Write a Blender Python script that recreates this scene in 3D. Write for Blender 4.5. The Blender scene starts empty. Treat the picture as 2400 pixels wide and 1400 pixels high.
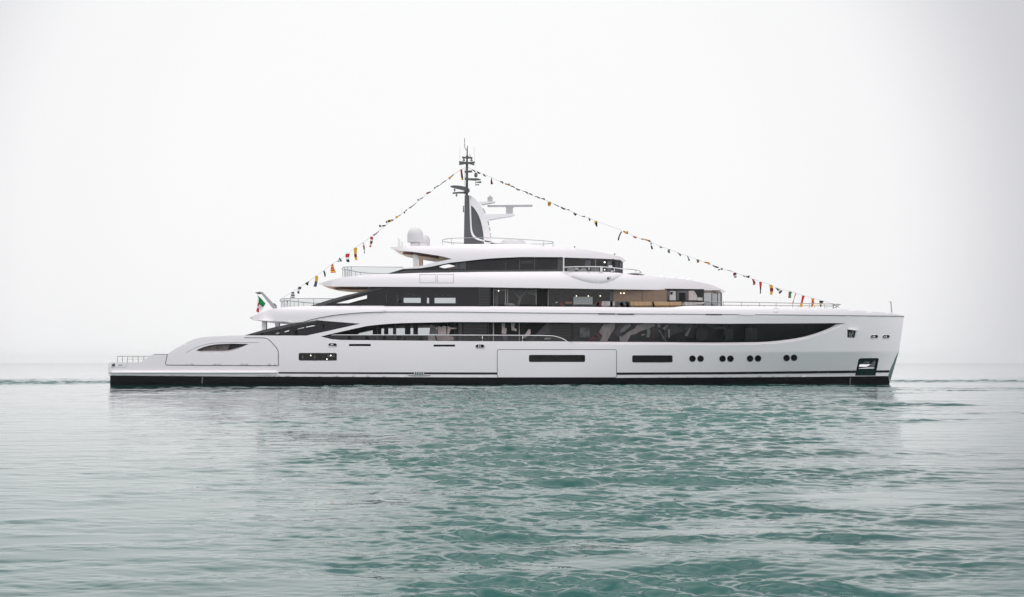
import bpy, bmesh, math, random
import numpy as np
from mathutils import Vector
from mathutils.geometry import delaunay_2d_cdt
R = math.radians
random.seed(7)
scene = bpy.context.scene
col = scene.collection

# ------------------------------------------------------------------ camera
D, H, F, HY, PX0 = 125.5, 1.77, 3387.0, 850.0, 1200.0
cam = bpy.data.cameras.new("camera")
cam.sensor_width = 36.0
cam.lens = 36.0 * F / 2400.0
cam.shift_y = (HY - 700.0) / 2400.0
cam.clip_start = 0.5
cam.clip_end = 60000.0
cam_ob = bpy.data.objects.new("camera", cam)
cam_ob.location = (0, -D, H)
cam_ob.rotation_euler = (R(90), 0, 0)
col.objects.link(cam_ob)
scene.camera = cam_ob

# ------------------------------------------------------------------ world, sun, exposure
GLOW, HIGH = 0.3, 0.0
SUN_EL, SUN_AZ = R(66), R(-14)          # azimuth measured from +Y towards +X
w = bpy.data.worlds.new("World")
scene.world = w
w.use_nodes = True
nt = w.node_tree
nt.nodes.clear()
out = nt.nodes.new("ShaderNodeOutputWorld")
bg = nt.nodes.new("ShaderNodeBackground")
bg.inputs["Strength"].default_value = 0.1
sky = nt.nodes.new("ShaderNodeTexSky")
sky.sky_type = 'NISHITA'
sky.sun_disc = False
sky.sun_elevation = SUN_EL
sky.sun_rotation = SUN_AZ
sky.dust_density = 6.0
sky.air_density = 1.5
hs = nt.nodes.new("ShaderNodeHueSaturation")
hs.inputs["Saturation"].default_value = 0.06
nt.links.new(sky.outputs[0], hs.inputs["Color"])
# overcast veil: a bright hazy patch low in the sky on the sun's side, dimmed higher to darken the water, brightened behind the camera to light the hull
tc = nt.nodes.new("ShaderNodeTexCoord")
dirn = nt.nodes.new("ShaderNodeVectorMath"); dirn.operation = 'DOT_PRODUCT'
nt.links.new(tc.outputs["Generated"], dirn.inputs[0])
ga, ge = R(-2), R(4)
dirn.inputs[1].default_value = (math.sin(ga) * math.cos(ge), math.cos(ga) * math.cos(ge), math.sin(ge))
ramp = nt.nodes.new("ShaderNodeValToRGB")
ramp.color_ramp.interpolation = 'EASE'
e = ramp.color_ramp.elements
e[0].position = 0.05; e[0].color = (1.50, 1.44, 1.49, 1)
e[1].position = 1.0; e[1].color = (0.97, 0.97, 0.975, 1)
e2 = ramp.color_ramp.elements.new(0.920); e2.color = (0.62, 0.62, 0.655, 1)
e5 = ramp.color_ramp.elements.new(0.30); e5.color = (0.42, 0.43, 0.45, 1)
e6 = ramp.color_ramp.elements.new(0.80); e6.color = (0.62, 0.625, 0.65, 1)
e3 = ramp.color_ramp.elements.new(0.962); e3.color = (0.935, 0.935, 0.945, 1)
e4 = ramp.color_ramp.elements.new(0.985); e4.color = (0.965, 0.965, 0.97, 1)
nt.links.new(dirn.outputs["Value"], ramp.inputs[0])
vm = nt.nodes.new("ShaderNodeVectorMath"); vm.operation = 'SCALE'
vm.inputs["Scale"].default_value = 9.8
# the veil glows round the hidden sun, above the picture
sdot = nt.nodes.new("ShaderNodeVectorMath"); sdot.operation = 'DOT_PRODUCT'
nt.links.new(tc.outputs["Generated"], sdot.inputs[0])
sdot.inputs[1].default_value = (math.sin(SUN_AZ) * math.cos(SUN_EL), math.cos(SUN_AZ) * math.cos(SUN_EL), math.sin(SUN_EL))
gmr = nt.nodes.new("ShaderNodeMapRange"); gmr.interpolation_type = 'SMOOTHSTEP'
gmr.inputs[1].default_value = 0.80; gmr.inputs[2].default_value = 1.0; gmr.inputs[3].default_value = 0.0; gmr.inputs[4].default_value = GLOW
nt.links.new(sdot.outputs["Value"], gmr.inputs[0])
gadd = nt.nodes.new("ShaderNodeVectorMath"); gadd.operation = 'ADD'
nt.links.new(ramp.outputs[0], gadd.inputs[0]); nt.links.new(gmr.outputs[0], gadd.inputs[1])
# thin cloud: a brighter band above the picture on the sunward side
sep = nt.nodes.new("ShaderNodeSeparateXYZ"); nt.links.new(tc.outputs["Generated"], sep.inputs[0])
em = nt.nodes.new("ShaderNodeMapRange"); em.interpolation_type = 'SMOOTHSTEP'
em.inputs[1].default_value = 0.25; em.inputs[2].default_value = 0.38; em.inputs[3].default_value = 0.0; em.inputs[4].default_value = HIGH
nt.links.new(sep.outputs["Z"], em.inputs[0])
fm = nt.nodes.new("ShaderNodeMapRange"); fm.interpolation_type = 'SMOOTHSTEP'
fm.inputs[1].default_value = -0.1; fm.inputs[2].default_value = 0.5
nt.links.new(sep.outputs["Y"], fm.inputs[0])
emf = nt.nodes.new("ShaderNodeMath"); emf.operation = 'MULTIPLY'
em2 = nt.nodes.new("ShaderNodeMapRange"); em2.interpolation_type = 'SMOOTHSTEP'
em2.inputs[1].default_value = 0.42; em2.inputs[2].default_value = 0.66; em2.inputs[3].default_value = 1.0; em2.inputs[4].default_value = 0.0
nt.links.new(sep.outputs["Z"], em2.inputs[0])
emm = nt.nodes.new("ShaderNodeMath"); emm.operation = 'MULTIPLY'
nt.links.new(em.outputs[0], emm.inputs[0]); nt.links.new(em2.outputs[0], emm.inputs[1])
nt.links.new(emm.outputs[0], emf.inputs[0]); nt.links.new(fm.outputs[0], emf.inputs[1])
gadd2 = nt.nodes.new("ShaderNodeVectorMath"); gadd2.operation = 'ADD'
nt.links.new(gadd.outputs[0], gadd2.inputs[0]); nt.links.new(emf.outputs[0], gadd2.inputs[1])
nt.links.new(gadd2.outputs[0], vm.inputs[0])
mx = nt.nodes.new("ShaderNodeMix"); mx.data_type = 'RGBA'
mx.inputs[0].default_value = 0.94
nt.links.new(hs.outputs[0], mx.inputs[6])
nt.links.new(vm.outputs[0], mx.inputs[7])
nt.links.new(mx.outputs[2], bg.inputs["Color"])
nt.links.new(bg.outputs[0], out.inputs["Surface"])

sl = bpy.data.lights.new("sun", 'SUN')
sl.energy = 0.6
sl.angle = R(60)
sl.color = (1.0, 0.95, 0.88)
so = bpy.data.objects.new("sun", sl)
sd = Vector((math.sin(SUN_AZ) * math.cos(SUN_EL), math.cos(SUN_AZ) * math.cos(SUN_EL), math.sin(SUN_EL)))
so.rotation_euler = sd.to_track_quat('Z', 'Y').to_euler()
so.location = sd * 200
col.objects.link(so)

vs = scene.view_settings
vs.view_transform = 'Standard'
vs.look = 'None'
vs.exposure = 0.08
vs.gamma = 1.0
cy = scene.cycles
cy.use_denoising = True
cy.max_bounces = 8
cy.transparent_max_bounces = 24
cy.volume_bounces = 2
cy.caustics_reflective = False
cy.caustics_refractive = False

# ------------------------------------------------------------------ materials
def mat(name, base, rough=0.5, metal=0.0, coat=0.0, spec=0.5, noise=0.0, nscale=1.0, bump=0.0, bscale=1.0, emit=None, stretch=(1, 1, 1)):
    m = bpy.data.materials.new(name)
    m.use_nodes = True
    n = m.node_tree
    p = n.nodes["Principled BSDF"]
    p.inputs["Base Color"].default_value = (*base, 1)
    p.inputs["Roughness"].default_value = rough
    p.inputs["Metallic"].default_value = metal
    p.inputs["Coat Weight"].default_value = coat
    p.inputs["Coat Roughness"].default_value = 0.05
    p.inputs["Specular IOR Level"].default_value = spec
    if emit:
        p.inputs["Emission Color"].default_value = (*emit[0], 1)
        p.inputs["Emission Strength"].default_value = emit[1]
    if noise or bump:
        t = n.nodes.new("ShaderNodeTexCoord")
        mp = n.nodes.new("ShaderNodeMapping")
        mp.inputs["Scale"].default_value = stretch
        n.links.new(t.outputs["Object"], mp.inputs[0])
    if noise:
        tx = n.nodes.new("ShaderNodeTexNoise")
        tx.inputs["Scale"].default_value = nscale
        tx.inputs["Detail"].default_value = 6
        n.links.new(mp.outputs[0], tx.inputs["Vector"])
        mr = n.nodes.new("ShaderNodeMapRange")
        mr.inputs[1].default_value = 0.3; mr.inputs[2].default_value = 0.7
        mr.inputs[3].default_value = 1.0 - noise; mr.inputs[4].default_value = 1.0
        n.links.new(tx.outputs[0], mr.inputs[0])
        mu = n.nodes.new("ShaderNodeVectorMath"); mu.operation = 'SCALE'
        mu.inputs[0].default_value = base
        n.links.new(mr.outputs[0], mu.inputs["Scale"])
        n.links.new(mu.outputs[0], p.inputs["Base Color"])
    if bump:
        tb = n.nodes.new("ShaderNodeTexNoise")
        tb.inputs["Scale"].default_value = bscale
        tb.inputs["Detail"].default_value = 3
        n.links.new(mp.outputs[0], tb.inputs["Vector"])
        bp = n.nodes.new("ShaderNodeBump")
        bp.inputs["Strength"].default_value = 1.0
        bp.inputs["Distance"].default_value = bump
        n.links.new(tb.outputs[0], bp.inputs["Height"])
        n.links.new(bp.outputs[0], p.inputs["Normal"])
    return m

def glass(name, tint, ior=1.45, rough=0.0):
    m = bpy.data.materials.new(name)
    m.use_nodes = True
    n = m.node_tree
    n.nodes.clear()
    o = n.nodes.new("ShaderNodeOutputMaterial")
    tr = n.nodes.new("ShaderNodeBsdfTransparent"); tr.inputs[0].default_value = (*tint, 1)
    gl = n.nodes.new("ShaderNodeBsdfGlossy"); gl.inputs["Roughness"].default_value = rough
    gl.inputs["Color"].default_value = (0.9, 0.9, 0.92, 1)
    fr = n.nodes.new("ShaderNodeFresnel"); fr.inputs[0].default_value = ior
    ms = n.nodes.new("ShaderNodeMixShader")
    n.links.new(fr.outputs[0], ms.inputs[0])
    n.links.new(tr.outputs[0], ms.inputs[1])
    n.links.new(gl.outputs[0], ms.inputs[2])
    n.links.new(ms.outputs[0], o.inputs[0])
    return m

WHITE = mat("white_gelcoat", (0.85, 0.83, 0.845), 0.22, coat=0.4, noise=0.03, nscale=0.35, bump=0.012, bscale=0.22, stretch=(0.5, 1, 1.4))
WHITE2 = mat("white_paint", (0.82, 0.82, 0.83), 0.35, noise=0.03, nscale=2)
DOME = mat("radome_white", (0.66, 0.66, 0.67), 0.4, noise=0.04, nscale=2)
BOUNCE_TINT = mat("ceiling_bounce_tint", (0.94, 0.80, 0.69), 0.4, noise=0.04, nscale=2)  # white ceiling with the warm bounce off the teak put into its colour
BOOT = mat("black_bottom_paint", (0.005, 0.005, 0.006), 0.4, spec=0.1, noise=0.4, nscale=0.8, stretch=(0.3, 1, 2.5))
STRIPE = mat("black_stripe", (0.010, 0.010, 0.013), 0.3, spec=0.3)
DARK = mat("dark_grey_lacquer", (0.012, 0.012, 0.0145), 0.14, spec=0.2, noise=0.15, nscale=0.6)
DARK2 = mat("mid_grey_lacquer", (0.06, 0.062, 0.066), 0.25, spec=0.3, noise=0.1, nscale=0.6)
BLACK = mat("black_interior", (0.004, 0.004, 0.005), 0.5, spec=0.2)
OLIVE = mat("dark_olive_glass", (0.012, 0.012, 0.011), 0.05, spec=0.3, noise=0.3, nscale=0.5)
SEAM = mat("seam_grey", (0.16, 0.16, 0.17), 0.6)
SEAM_D = mat("seam_dark", (0.05, 0.05, 0.055), 0.6)
CHROME = mat("polished_steel", (0.72, 0.73, 0.74), 0.12, metal=1.0, noise=0.1, nscale=4)
RAILM = mat("rail_steel", (0.36, 0.37, 0.38), 0.28, metal=0.9, noise=0.1, nscale=4)
WIREM = mat("thin_wire", (0.25, 0.25, 0.26), 0.5)
PLATE = mat("stem_steel", (0.30, 0.36, 0.36), 0.1, metal=1.0, noise=0.2, nscale=3)
TEAK = mat("teak_deck", (0.68, 0.53, 0.40), 0.55, noise=0.25, nscale=3, stretch=(1, 9, 1))
WOOD = mat("brown_wood_panel", (0.24, 0.155, 0.105), 0.35, noise=0.2, nscale=2, stretch=(1, 1, 9))
TAN = mat("tan_wood", (0.52, 0.35, 0.19), 0.4, noise=0.3, nscale=1.6, stretch=(3, 1, 1))
MAROON = mat("dark_red_slat", (0.12, 0.03, 0.025), 0.5, noise=0.3, nscale=6)
GREYBOX = mat("pale_grey_cabinet_or_reflection", (0.30, 0.32, 0.32), 0.4, noise=0.1, nscale=2)
PINK = mat("pink_reflection_fabric", (0.60, 0.52, 0.51), 0.7, noise=0.3, nscale=1.5, stretch=(3, 1, 1))  # pink of the quay reflections, given to furnishing shapes
PALE = mat("pale_fabric_or_reflection", (0.55, 0.52, 0.51), 0.7, noise=0.3, nscale=2, stretch=(3, 1, 1))
RUST = mat("rust_red_fabric", (0.16, 0.035, 0.03), 0.6, noise=0.3, nscale=2)
SMOKE = mat("smoke_grey_fabric", (0.10, 0.10, 0.11), 0.6, noise=0.3, nscale=2)
GREEN = mat("anchor_pocket_plate", (0.035, 0.085, 0.075), 0.18, metal=0.7, noise=0.4, nscale=3, stretch=(4, 1, 1))  # steel pocket with the green water reflection put into its colour
PALEG = mat("pale_grey_paint", (0.48, 0.48, 0.49), 0.35, noise=0.08, nscale=2)
STEELG = mat("grey_mast_paint", (0.13, 0.135, 0.14), 0.3, noise=0.1, nscale=1)
MASTG = mat("mast_dark_grey", (0.075, 0.08, 0.084), 0.3, noise=0.1, nscale=1)
LAMP = mat("lit_lamp", (1, 0.9, 0.75), 0.5, emit=((1, 0.86, 0.66), 4.0))
G_CLEAR = glass("balustrade_glass", (0.78, 0.80, 0.80), 1.4)
G_SIDE = glass("window_glass_pale", (0.54, 0.57, 0.58), 1.4)
G_TINT = glass("window_glass_tinted", (0.72, 0.72, 0.73), 1.28)
G_DARK = glass("window_glass_dark", (0.10, 0.10, 0.105), 1.42)

# ------------------------------------------------------------------ helpers
def P(px, py, y):
    d = D + y
    return Vector(((px - PX0) * d / F, y, H + (HY - py) * d / F))

def tag(o, label=None, cat=None, group=None, kind=None):
    if label: o["label"] = label
    if cat: o["category"] = cat
    if group: o["group"] = group
    if kind: o["kind"] = kind
    return o

class MB:
    def __init__(s):
        s.v = []; s.f = []; s.m = []; s.s = []
    def add(s, verts, faces, mi=0, smooth=False):
        b = len(s.v)
        s.v.extend([tuple(v) for v in verts])
        for f in faces:
            s.f.append(tuple(b + i for i in f)); s.m.append(mi); s.s.append(smooth)
    def mirror(s):
        return s            # small fittings are modelled on the side the picture shows
    def both(s):
        b = len(s.v)
        s.v.extend([(x, -y, z) for (x, y, z) in s.v])
        nf = [tuple(b + i for i in reversed(f)) for f in s.f]
        s.f += nf; s.m += s.m; s.s += s.s
        return s
    def pieces(s):
        n = len(s.v); par = list(range(n))
        def fd(i):
            while par[i] != i: par[i] = par[par[i]]; i = par[i]
            return i
        for f in s.f:
            a = fd(f[0])
            for i in f[1:]: par[fd(i)] = a
        root = np.array([fd(i) for i in range(n)]); V = np.array(s.v)
        u, isl = np.unique(root, return_inverse=True)
        k = len(u)
        lo = np.full((k, 3), np.inf); hi = np.full((k, 3), -np.inf)
        np.minimum.at(lo, isl, V); np.maximum.at(hi, isl, V)
        size = (hi - lo).max(1)
        gap = np.maximum(0, np.maximum(lo[:, None] - hi[None], lo[None] - hi[:, None]))
        near = np.sqrt((gap ** 2).sum(2)) <= np.maximum(.02, .5 * np.maximum(size[:, None], size[None]))
        lab = np.arange(k)
        while True:
            new = np.array([lab[near[i]].min() for i in range(k)])
            if (new == lab).all(): break
            lab = new
        return lab[isl]
    def build(s, name, mats, parent=None, label=None):
        if len(s.f) > 1 and len(s.v) < 2500:
            used = sorted({i for f in s.f for i in f})
            if len(used) == len(s.v):
                pc = s.pieces()
                ids = sorted(set(pc.tolist()))
                if len(ids) > 1:
                    res = None
                    for c in ids:
                        sub = MB(); mp = {}
                        for i in range(len(s.v)):
                            if pc[i] == c: mp[i] = len(sub.v); sub.v.append(s.v[i])
                        for f, m_, s_ in zip(s.f, s.m, s.s):
                            if f[0] in mp: sub.f.append(tuple(mp[i] for i in f)); sub.m.append(m_); sub.s.append(s_)
                        o = sub.build1(name, mats, parent, label)
                        res = res or o
                    return res
        return s.build1(name, mats, parent, label)
    def build1(s, name, mats, parent=None, label=None):
        me = bpy.data.meshes.new(name)
        me.from_pydata(s.v, [], s.f)
        if not isinstance(mats, (list, tuple)): mats = [mats]
        for m in mats: me.materials.append(m)
        me.polygons.foreach_set("material_index", s.m)
        me.polygons.foreach_set("use_smooth", s.s)
        me.update()
        o = bpy.data.objects.new(name, me)
        col.objects.link(o)
        if parent: o.parent = parent
        if label: o["label"] = label
        return o

def cr(pts, n=6):
    """smooth curve through the points (Catmull-Rom)"""
    p = [np.array(q, float) for q in pts]
    p = [2 * p[0] - p[1]] + p + [2 * p[-1] - p[-2]]
    o = []
    for i in range(1, len(p) - 2):
        a, b, c, d = p[i - 1:i + 3]
        for k in range(n):
            t = k / n
            o.append(tuple(0.5 * (2 * b + (c - a) * t + (2 * a - 5 * b + 4 * c - d) * t * t + (3 * b - a - 3 * c + d) * t ** 3)))
    o.append(tuple(p[-2]))
    return o

def resample(poly, step, closed=True):
    o = []
    n = len(poly)
    for i in range(n if closed else n - 1):
        a = np.array(poly[i], float); b = np.array(poly[(i + 1) % n], float)
        k = max(1, int(math.ceil(np.linalg.norm(b - a) / step)))
        for j in range(k): o.append(tuple(a + (b - a) * j / k))
    if not closed: o.append(tuple(poly[-1]))
    return o

def pip(P_, poly):
    x, y = P_[:, 0], P_[:, 1]
    ins = np.zeros(len(P_), bool)
    n = len(poly)
    for i in range(n):
        x1, y1 = poly[i]; x2, y2 = poly[(i + 1) % n]
        if y1 == y2: continue
        c = ((y1 > y) != (y2 > y)) & (x < (x2 - x1) * (y - y1) / (y2 - y1) + x1)
        ins ^= c
    return ins

def dist_poly(P_, poly):
    d = np.full(len(P_), 1e9)
    n = len(poly)
    for i in range(n):
        a = np.array(poly[i]); b = np.array(poly[(i + 1) % n])
        ab = b - a; L = ab @ ab
        if L < 1e-12: continue
        t = np.clip(((P_ - a) @ ab) / L, 0, 1)
        q = a + t[:, None] * ab
        d = np.minimum(d, np.hypot(*(P_ - q).T))
    return d

def sheet(outer, holes, bf, inset=0.0, thick=0.12, gs=9.0, edge=6.0, mb=None, mi=0, gy=None, mirror=False, back=True):
    """side panel: triangulated outline with holes, lying on the surface |y| = bf - inset"""
    mb2 = MB()
    loops = [resample(outer, edge)] + [resample(h, edge) for h in holes]
    V = []; E = []
    for lp in loops:
        b = len(V); n = len(lp)
        V += [Vector(q) for q in lp]
        E += [(b + i, b + (i + 1) % n) for i in range(n)]
    a = np.array(outer, float)
    gy = gy or gs
    xs = np.arange(a[:, 0].min() + gs * .5, a[:, 0].max(), gs)
    ys = np.arange(a[:, 1].min() + gy * .5, a[:, 1].max(), gy)
    if len(xs) and len(ys):
        G = np.array([(x, y) for x in xs for y in ys])
        k = pip(G, loops[0])
        for h in loops[1:]: k &= ~pip(G, h)
        G = G[k]
        if len(G):
            k = np.ones(len(G), bool)
            for lp in loops: k &= dist_poly(G, lp) > min(gs, gy) * 0.4
            V += [Vector(q) for q in G[k]]
    r = delaunay_2d_cdt(V, E, [], 0, 1e-5)
    pv, pf = r[0], r[2]
    C = np.array([[sum(pv[i][0] for i in f) / 3, sum(pv[i][1] for i in f) / 3] for f in pf])
    k = pip(C, loops[0])
    for h in loops[1:]: k &= ~pip(C, h)
    faces = [f for f, kk in zip(pf, k) if kk]
    fr = []; bk = []
    for q in pv:
        b = max(bf(q[0], q[1]) - inset, 0.02)
        p = P(q[0], q[1], -b)
        fr.append(p)
        bk.append(Vector((p.x, min(p.y + thick, -0.005), p.z)))
    ff = []
    for f in faces:
        p0, p1, p2 = fr[f[0]], fr[f[1]], fr[f[2]]
        nrm = (p1 - p0).cross(p2 - p0)
        ff.append(tuple(f) if nrm.y < 0 else tuple(reversed(f)))
    mb2.add(fr, ff, mi, True)
    if thick > 0 and back:
        mb2.add(bk, [tuple(reversed(f)) for f in ff], mi, True)
    if thick > 0:
        cnt = {}
        for f in ff:
            for i in range(3):
                e_ = (f[i], f[(i + 1) % 3])
                cnt[e_] = cnt.get(e_, 0) + 1
        for (i, j) in cnt:
            if (j, i) not in cnt:
                mb2.add([fr[i], bk[i], bk[j], fr[j]], [(0, 1, 2, 3)], mi, False)
    if mirror: mb2.both()
    if mb is None: return mb2
    mb.add(mb2.v, [], 0)
    off = len(mb.v) - len(mb2.v)
    for f, m_, s_ in zip(mb2.f, mb2.m, mb2.s):
        mb.f.append(tuple(off + i for i in f)); mb.m.append(m_); mb.s.append(s_)
    return mb

def ribbon(ca, ia, cb, ib, bf, n=80, mb=None, mi=0, mirror=False):
    """surface between two pixel curves, each with its own inset from the side"""
    def rs(c):
        c = np.array(c, float)
        L = np.concatenate([[0], np.cumsum(np.hypot(*np.diff(c, axis=0).T))])
        t = np.linspace(0, L[-1], n)
        return np.stack([np.interp(t, L, c[:, 0]), np.interp(t, L, c[:, 1])], 1)
    A, B = rs(ca), rs(cb)
    m2 = MB()
    va = [P(q[0], q[1], -max(bf(*q) - ia, .02)) for q in A]
    vb = [P(q[0], q[1], -max(bf(*q) - ib, .02)) for q in B]
    m2.add(va + vb, [(i, i + 1, n + i + 1, n + i) for i in range(n - 1)], mi, True)
    if mirror: m2.both()
    if mb is None: return m2
    mb.add(m2.v, m2.f, mi, True)
    return mb

def line_strip(pts, wpx, bf, proud=0.008, closed=False, mirror=False):
    """narrow band of width wpx along a pixel polyline, lying just proud of the side"""
    p = resample(pts, 8, closed)
    n = len(p)
    A = []; B = []
    for i in range(n):
        a = np.array(p[(i - 1) % n] if (closed or i > 0) else p[i])
        c = np.array(p[(i + 1) % n] if (closed or i < n - 1) else p[i])
        t = c - a; t = t / (np.linalg.norm(t) + 1e-9)
        nn = np.array((-t[1], t[0])) * wpx / 2
        A.append(np.array(p[i]) + nn); B.append(np.array(p[i]) - nn)
    m2 = MB()
    va = [P(q[0], q[1], -(bf(*q) + proud)) for q in A]
    vb = [P(q[0], q[1], -(bf(*q) + proud)) for q in B]
    k = n if closed else n - 1
    m2.add(va + vb, [(i, (i + 1) % n, n + (i + 1) % n, n + i) for i in range(k)], 0, False)
    if mirror: m2.both()
    return m2

def loft(edge, bf, inset=0.05, dz=0.0, camber=0.0, ny=9, th=0.0, mb=None, mi=0):
    """deck, roof or ceiling spanning from the near edge to its mirror image"""
    m2 = mb or MB()
    rows = []
    e_ = resample(edge, 10, False)
    for q in e_:
        b = max(bf(*q) - inset, 0.02)
        p = P(q[0], q[1], -b)
        rows.append([Vector((p.x, -b + 2 * b * j / (ny - 1), p.z + dz + camber * (b / 5) * (1 - (2 * j / (ny - 1) - 1) ** 2))) for j in range(ny)])
    v = [p for r_ in rows for p in r_]
    fs = [(i * ny + j, (i + 1) * ny + j, (i + 1) * ny + j + 1, i * ny + j + 1) for i in range(len(rows) - 1) for j in range(ny - 1)]
    m2.add(v, fs, mi, True)
    if th:
        m2.add([p - Vector((0, 0, th)) for p in v], [tuple(reversed(f)) for f in fs], mi, True)
    return m2

def prism(mb, poly, y0, y1, mi=0, yref=None, taper=1.0):
    """outline seen from the side given real thickness from y0 to y1; yref is the depth the outline was read at"""
    yr = y0 if yref is None else yref
    f = [P(q[0], q[1], yr) for q in poly]
    c = sum(f, Vector()) / len(f)
    a = [Vector((p.x, y0, p.z)) for p in f]
    b = [Vector((c.x + (p.x - c.x) * taper, y1, c.z + (p.z - c.z) * taper)) for p in f]
    n = len(f)
    mb.add(a, [tuple(range(n))], mi)
    mb.add(b, [tuple(reversed(range(n)))], mi)
    for i in range(n):
        j = (i + 1) % n
        mb.add([a[i], b[i], b[j], a[j]], [(0, 1, 2, 3)], mi)
    return mb

def tube(mb, pts, r, n=8, mi=0, closed=False):
    pts = [Vector(p) for p in pts]
    N = len(pts)
    rings = []
    for i, p in enumerate(pts):
        a = pts[(i - 1) % N] if (closed or i > 0) else p
        c = pts[(i + 1) % N] if (closed or i < N - 1) else p
        t = (c - a).normalized()
        u = t.cross(Vector((0, 0, 1)))
        if u.length < 1e-3: u = t.cross(Vector((0, 1, 0)))
        u.normalize(); v = u.cross(t).normalized()
        rr = r[i] if isinstance(r, (list, tuple)) else r
        rings.append([p + (u * math.cos(2 * math.pi * k / n) + v * math.sin(2 * math.pi * k / n)) * rr for k in range(n)])
    vv = [q for rg in rings for q in rg]
    fs = []
    for i in range(N if closed else N - 1):
        j = (i + 1) % N
        for k in range(n):
            fs.append((i * n + k, i * n + (k + 1) % n, j * n + (k + 1) % n, j * n + k))
    if not closed:
        fs.append(tuple(reversed(range(n)))); fs.append(tuple((N - 1) * n + k for k in range(n)))
    mb.add(vv, fs, mi, True)
    return mb

def lathe(mb, c, prof, n=24, mi=0, smooth=True):
    """prof: (radius, height) pairs about a vertical axis through c"""
    vv = [c + Vector((r * math.cos(2 * math.pi * k / n), r * math.sin(2 * math.pi * k / n), h)) for r, h in prof for k in range(n)]
    fs = [(i * n + k, i * n + (k + 1) % n, (i + 1) * n + (k + 1) % n, (i + 1) * n + k) for i in range(len(prof) - 1) for k in range(n)]
    fs.append(tuple(reversed(range(n)))); fs.append(tuple((len(prof) - 1) * n + k for k in range(n)))
    mb.add(vv, fs, mi, smooth)
    return mb

def box(mb, x0, x1, y0, y1, z0, z1, mi=0):
    v = [(x, y, z) for x in (x0, x1) for y in (y0, y1) for z in (z0, z1)]
    mb.add(v, [(0, 1, 3, 2), (4, 6, 7, 5), (0, 4, 5, 1), (2, 3, 7, 6), (0, 2, 6, 4), (1, 5, 7, 3)], mi)
    return mb

def rrect(x0, y0, x1, y1, r=3, n=4):
    o = []
    for cx, cy_, a0 in ((x1 - r, y0 + r, -90), (x1 - r, y1 - r, 0), (x0 + r, y1 - r, 90), (x0 + r, y0 + r, 180)):
        for k in range(n + 1):
            a = R(a0 + 90 * k / n)
            o.append((cx + r * math.cos(a), cy_ + r * math.sin(a)))
    return o

def far_copy(o, parent=None):
    """the same part on the far side of the yacht, as a part of its own"""
    me = o.data.copy()
    n_ = len(me.vertices); a = np.empty(n_ * 3, np.float32); me.vertices.foreach_get("co", a)
    a = a.reshape(-1, 3); a[:, 1] *= -1; me.vertices.foreach_set("co", a.ravel()); me.flip_normals(); me.update()
    c = bpy.data.objects.new(o.name.split(".")[0], me); col.objects.link(c); c.parent = parent or o.parent
    return c

def circ(cx, cy_, r, n=20):
    return [(cx + r * math.cos(2 * math.pi * k / n), cy_ + r * math.sin(2 * math.pi * k / n)) for k in range(n)]

def sstep(a, b, x):
    t = min(1, max(0, (x - a) / (b - a)))
    return t * t * (3 - 2 * t)

def pinterp(c, x):
    c = np.array(c); return float(np.interp(x, c[:, 0], c[:, 1]))

# ------------------------------------------------------------------ half-breadths of the yacht (metres), by station and height
STEM = [(700, 2130), (741, 2119), (825, 2107), (905, 2083), (945, 2070)]
def stem_px(py): return pinterp(STEM, py)

def b_hull(px, py):
    b = 5.5
    if px < 900: b -= 0.45 * ((900 - px) / 645.0) ** 2
    if px < 300: b -= 0.5 * ((300 - px) / 45.0) ** 2
    s = min(1.2, max(0, (py - 741) / 164.0))
    pe = stem_px(py)
    ps = 1480 - 230 * s
    if px > ps:
        t = min(1, (px - ps) / (pe - ps))
        b -= (5.5 - 0.32) * t ** (2.5 - 0.65 * s)
    if py > 800: b -= 0.16 * ((py - 800) / 100.0) ** 2
    if py < 800: b -= 0.10 * ((800 - py) / 60.0) ** 2
    ch = 824 + 0.010 * (2107 - px) * 0.6
    if py > ch:
        k = sstep(1560, 1960, px)
        b -= 0.58 * k * min(1.0, (py - ch) / 55.0) * (1 if px < 2000 else max(0, (pe - px) / 100.0))
    if py > 905: b -= 0.03 * (py - 905)
    return max(b, 0.14)

def b_u1(px, py):
    b = b_hull(px, 741) + 0.05 if px > 900 else 5.55 - 0.45 * max(0, (900 - px) / 645.0) ** 2
    if px < 700:
        u = min(1, (700 - px) / 117.0)
        b = b * max(0.0, 1 - u ** 3.0) ** 0.45
    k = max(0, 738 - py) / 20.0
    b -= 0.05 * k + 0.28 * k ** 4
    return max(b, 0.12)

def b_t2(px, py):
    return 5.15 - 0.004 * (718 - py)

def b_h2(px, py):
    b = 4.35
    if px > 1590:
        u = min(1, (px - 1590) / 103.0)
        b = 4.35 * max(0, 1 - u ** 2.6) ** 0.5
    return max(b, 0.1)

def b_u2(px, py):
    b = 5.2
    if px < 860:
        u = min(1, (860 - px) / 115.0)
        b *= max(0, 1 - u ** 3.0) ** 0.45
    if px > 1330:
        u = min(1, (px - 1330) / 373.0)
        b *= max(0, 1 - u ** 2.3) ** 0.55
    k = max(0, 676 - py)
    k /= 36.0
    b -= 0.10 * k + 0.30 * k ** 4
    return max(b, 0.1)

def bulge(px, py):
    """the bridge wing stations stand out from the side like a shallow bowl"""
    lo = pinterp(BOWL, px)
    if px <= BOWL[0][0] or px >= BOWL[-1][0]: return 0
    t = (lo - py) / max(2.0, lo - 636)
    return 0.26 * min(1.1, max(0, t)) ** 0.7 * min(1.0, (lo - 636) / 16.0)
BOWL = [(1312, 637), (1328, 645), (1345, 652), (1365, 659), (1388, 664), (1405, 665), (1422, 663), (1440, 656), (1452, 648), (1462, 641)]

def b_t3(px, py):
    b = 4.45
    if px < 1000: b -= 0.2 * ((1000 - px) / 90.0) ** 2
    return b - 0.006 * (640 - py)

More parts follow.
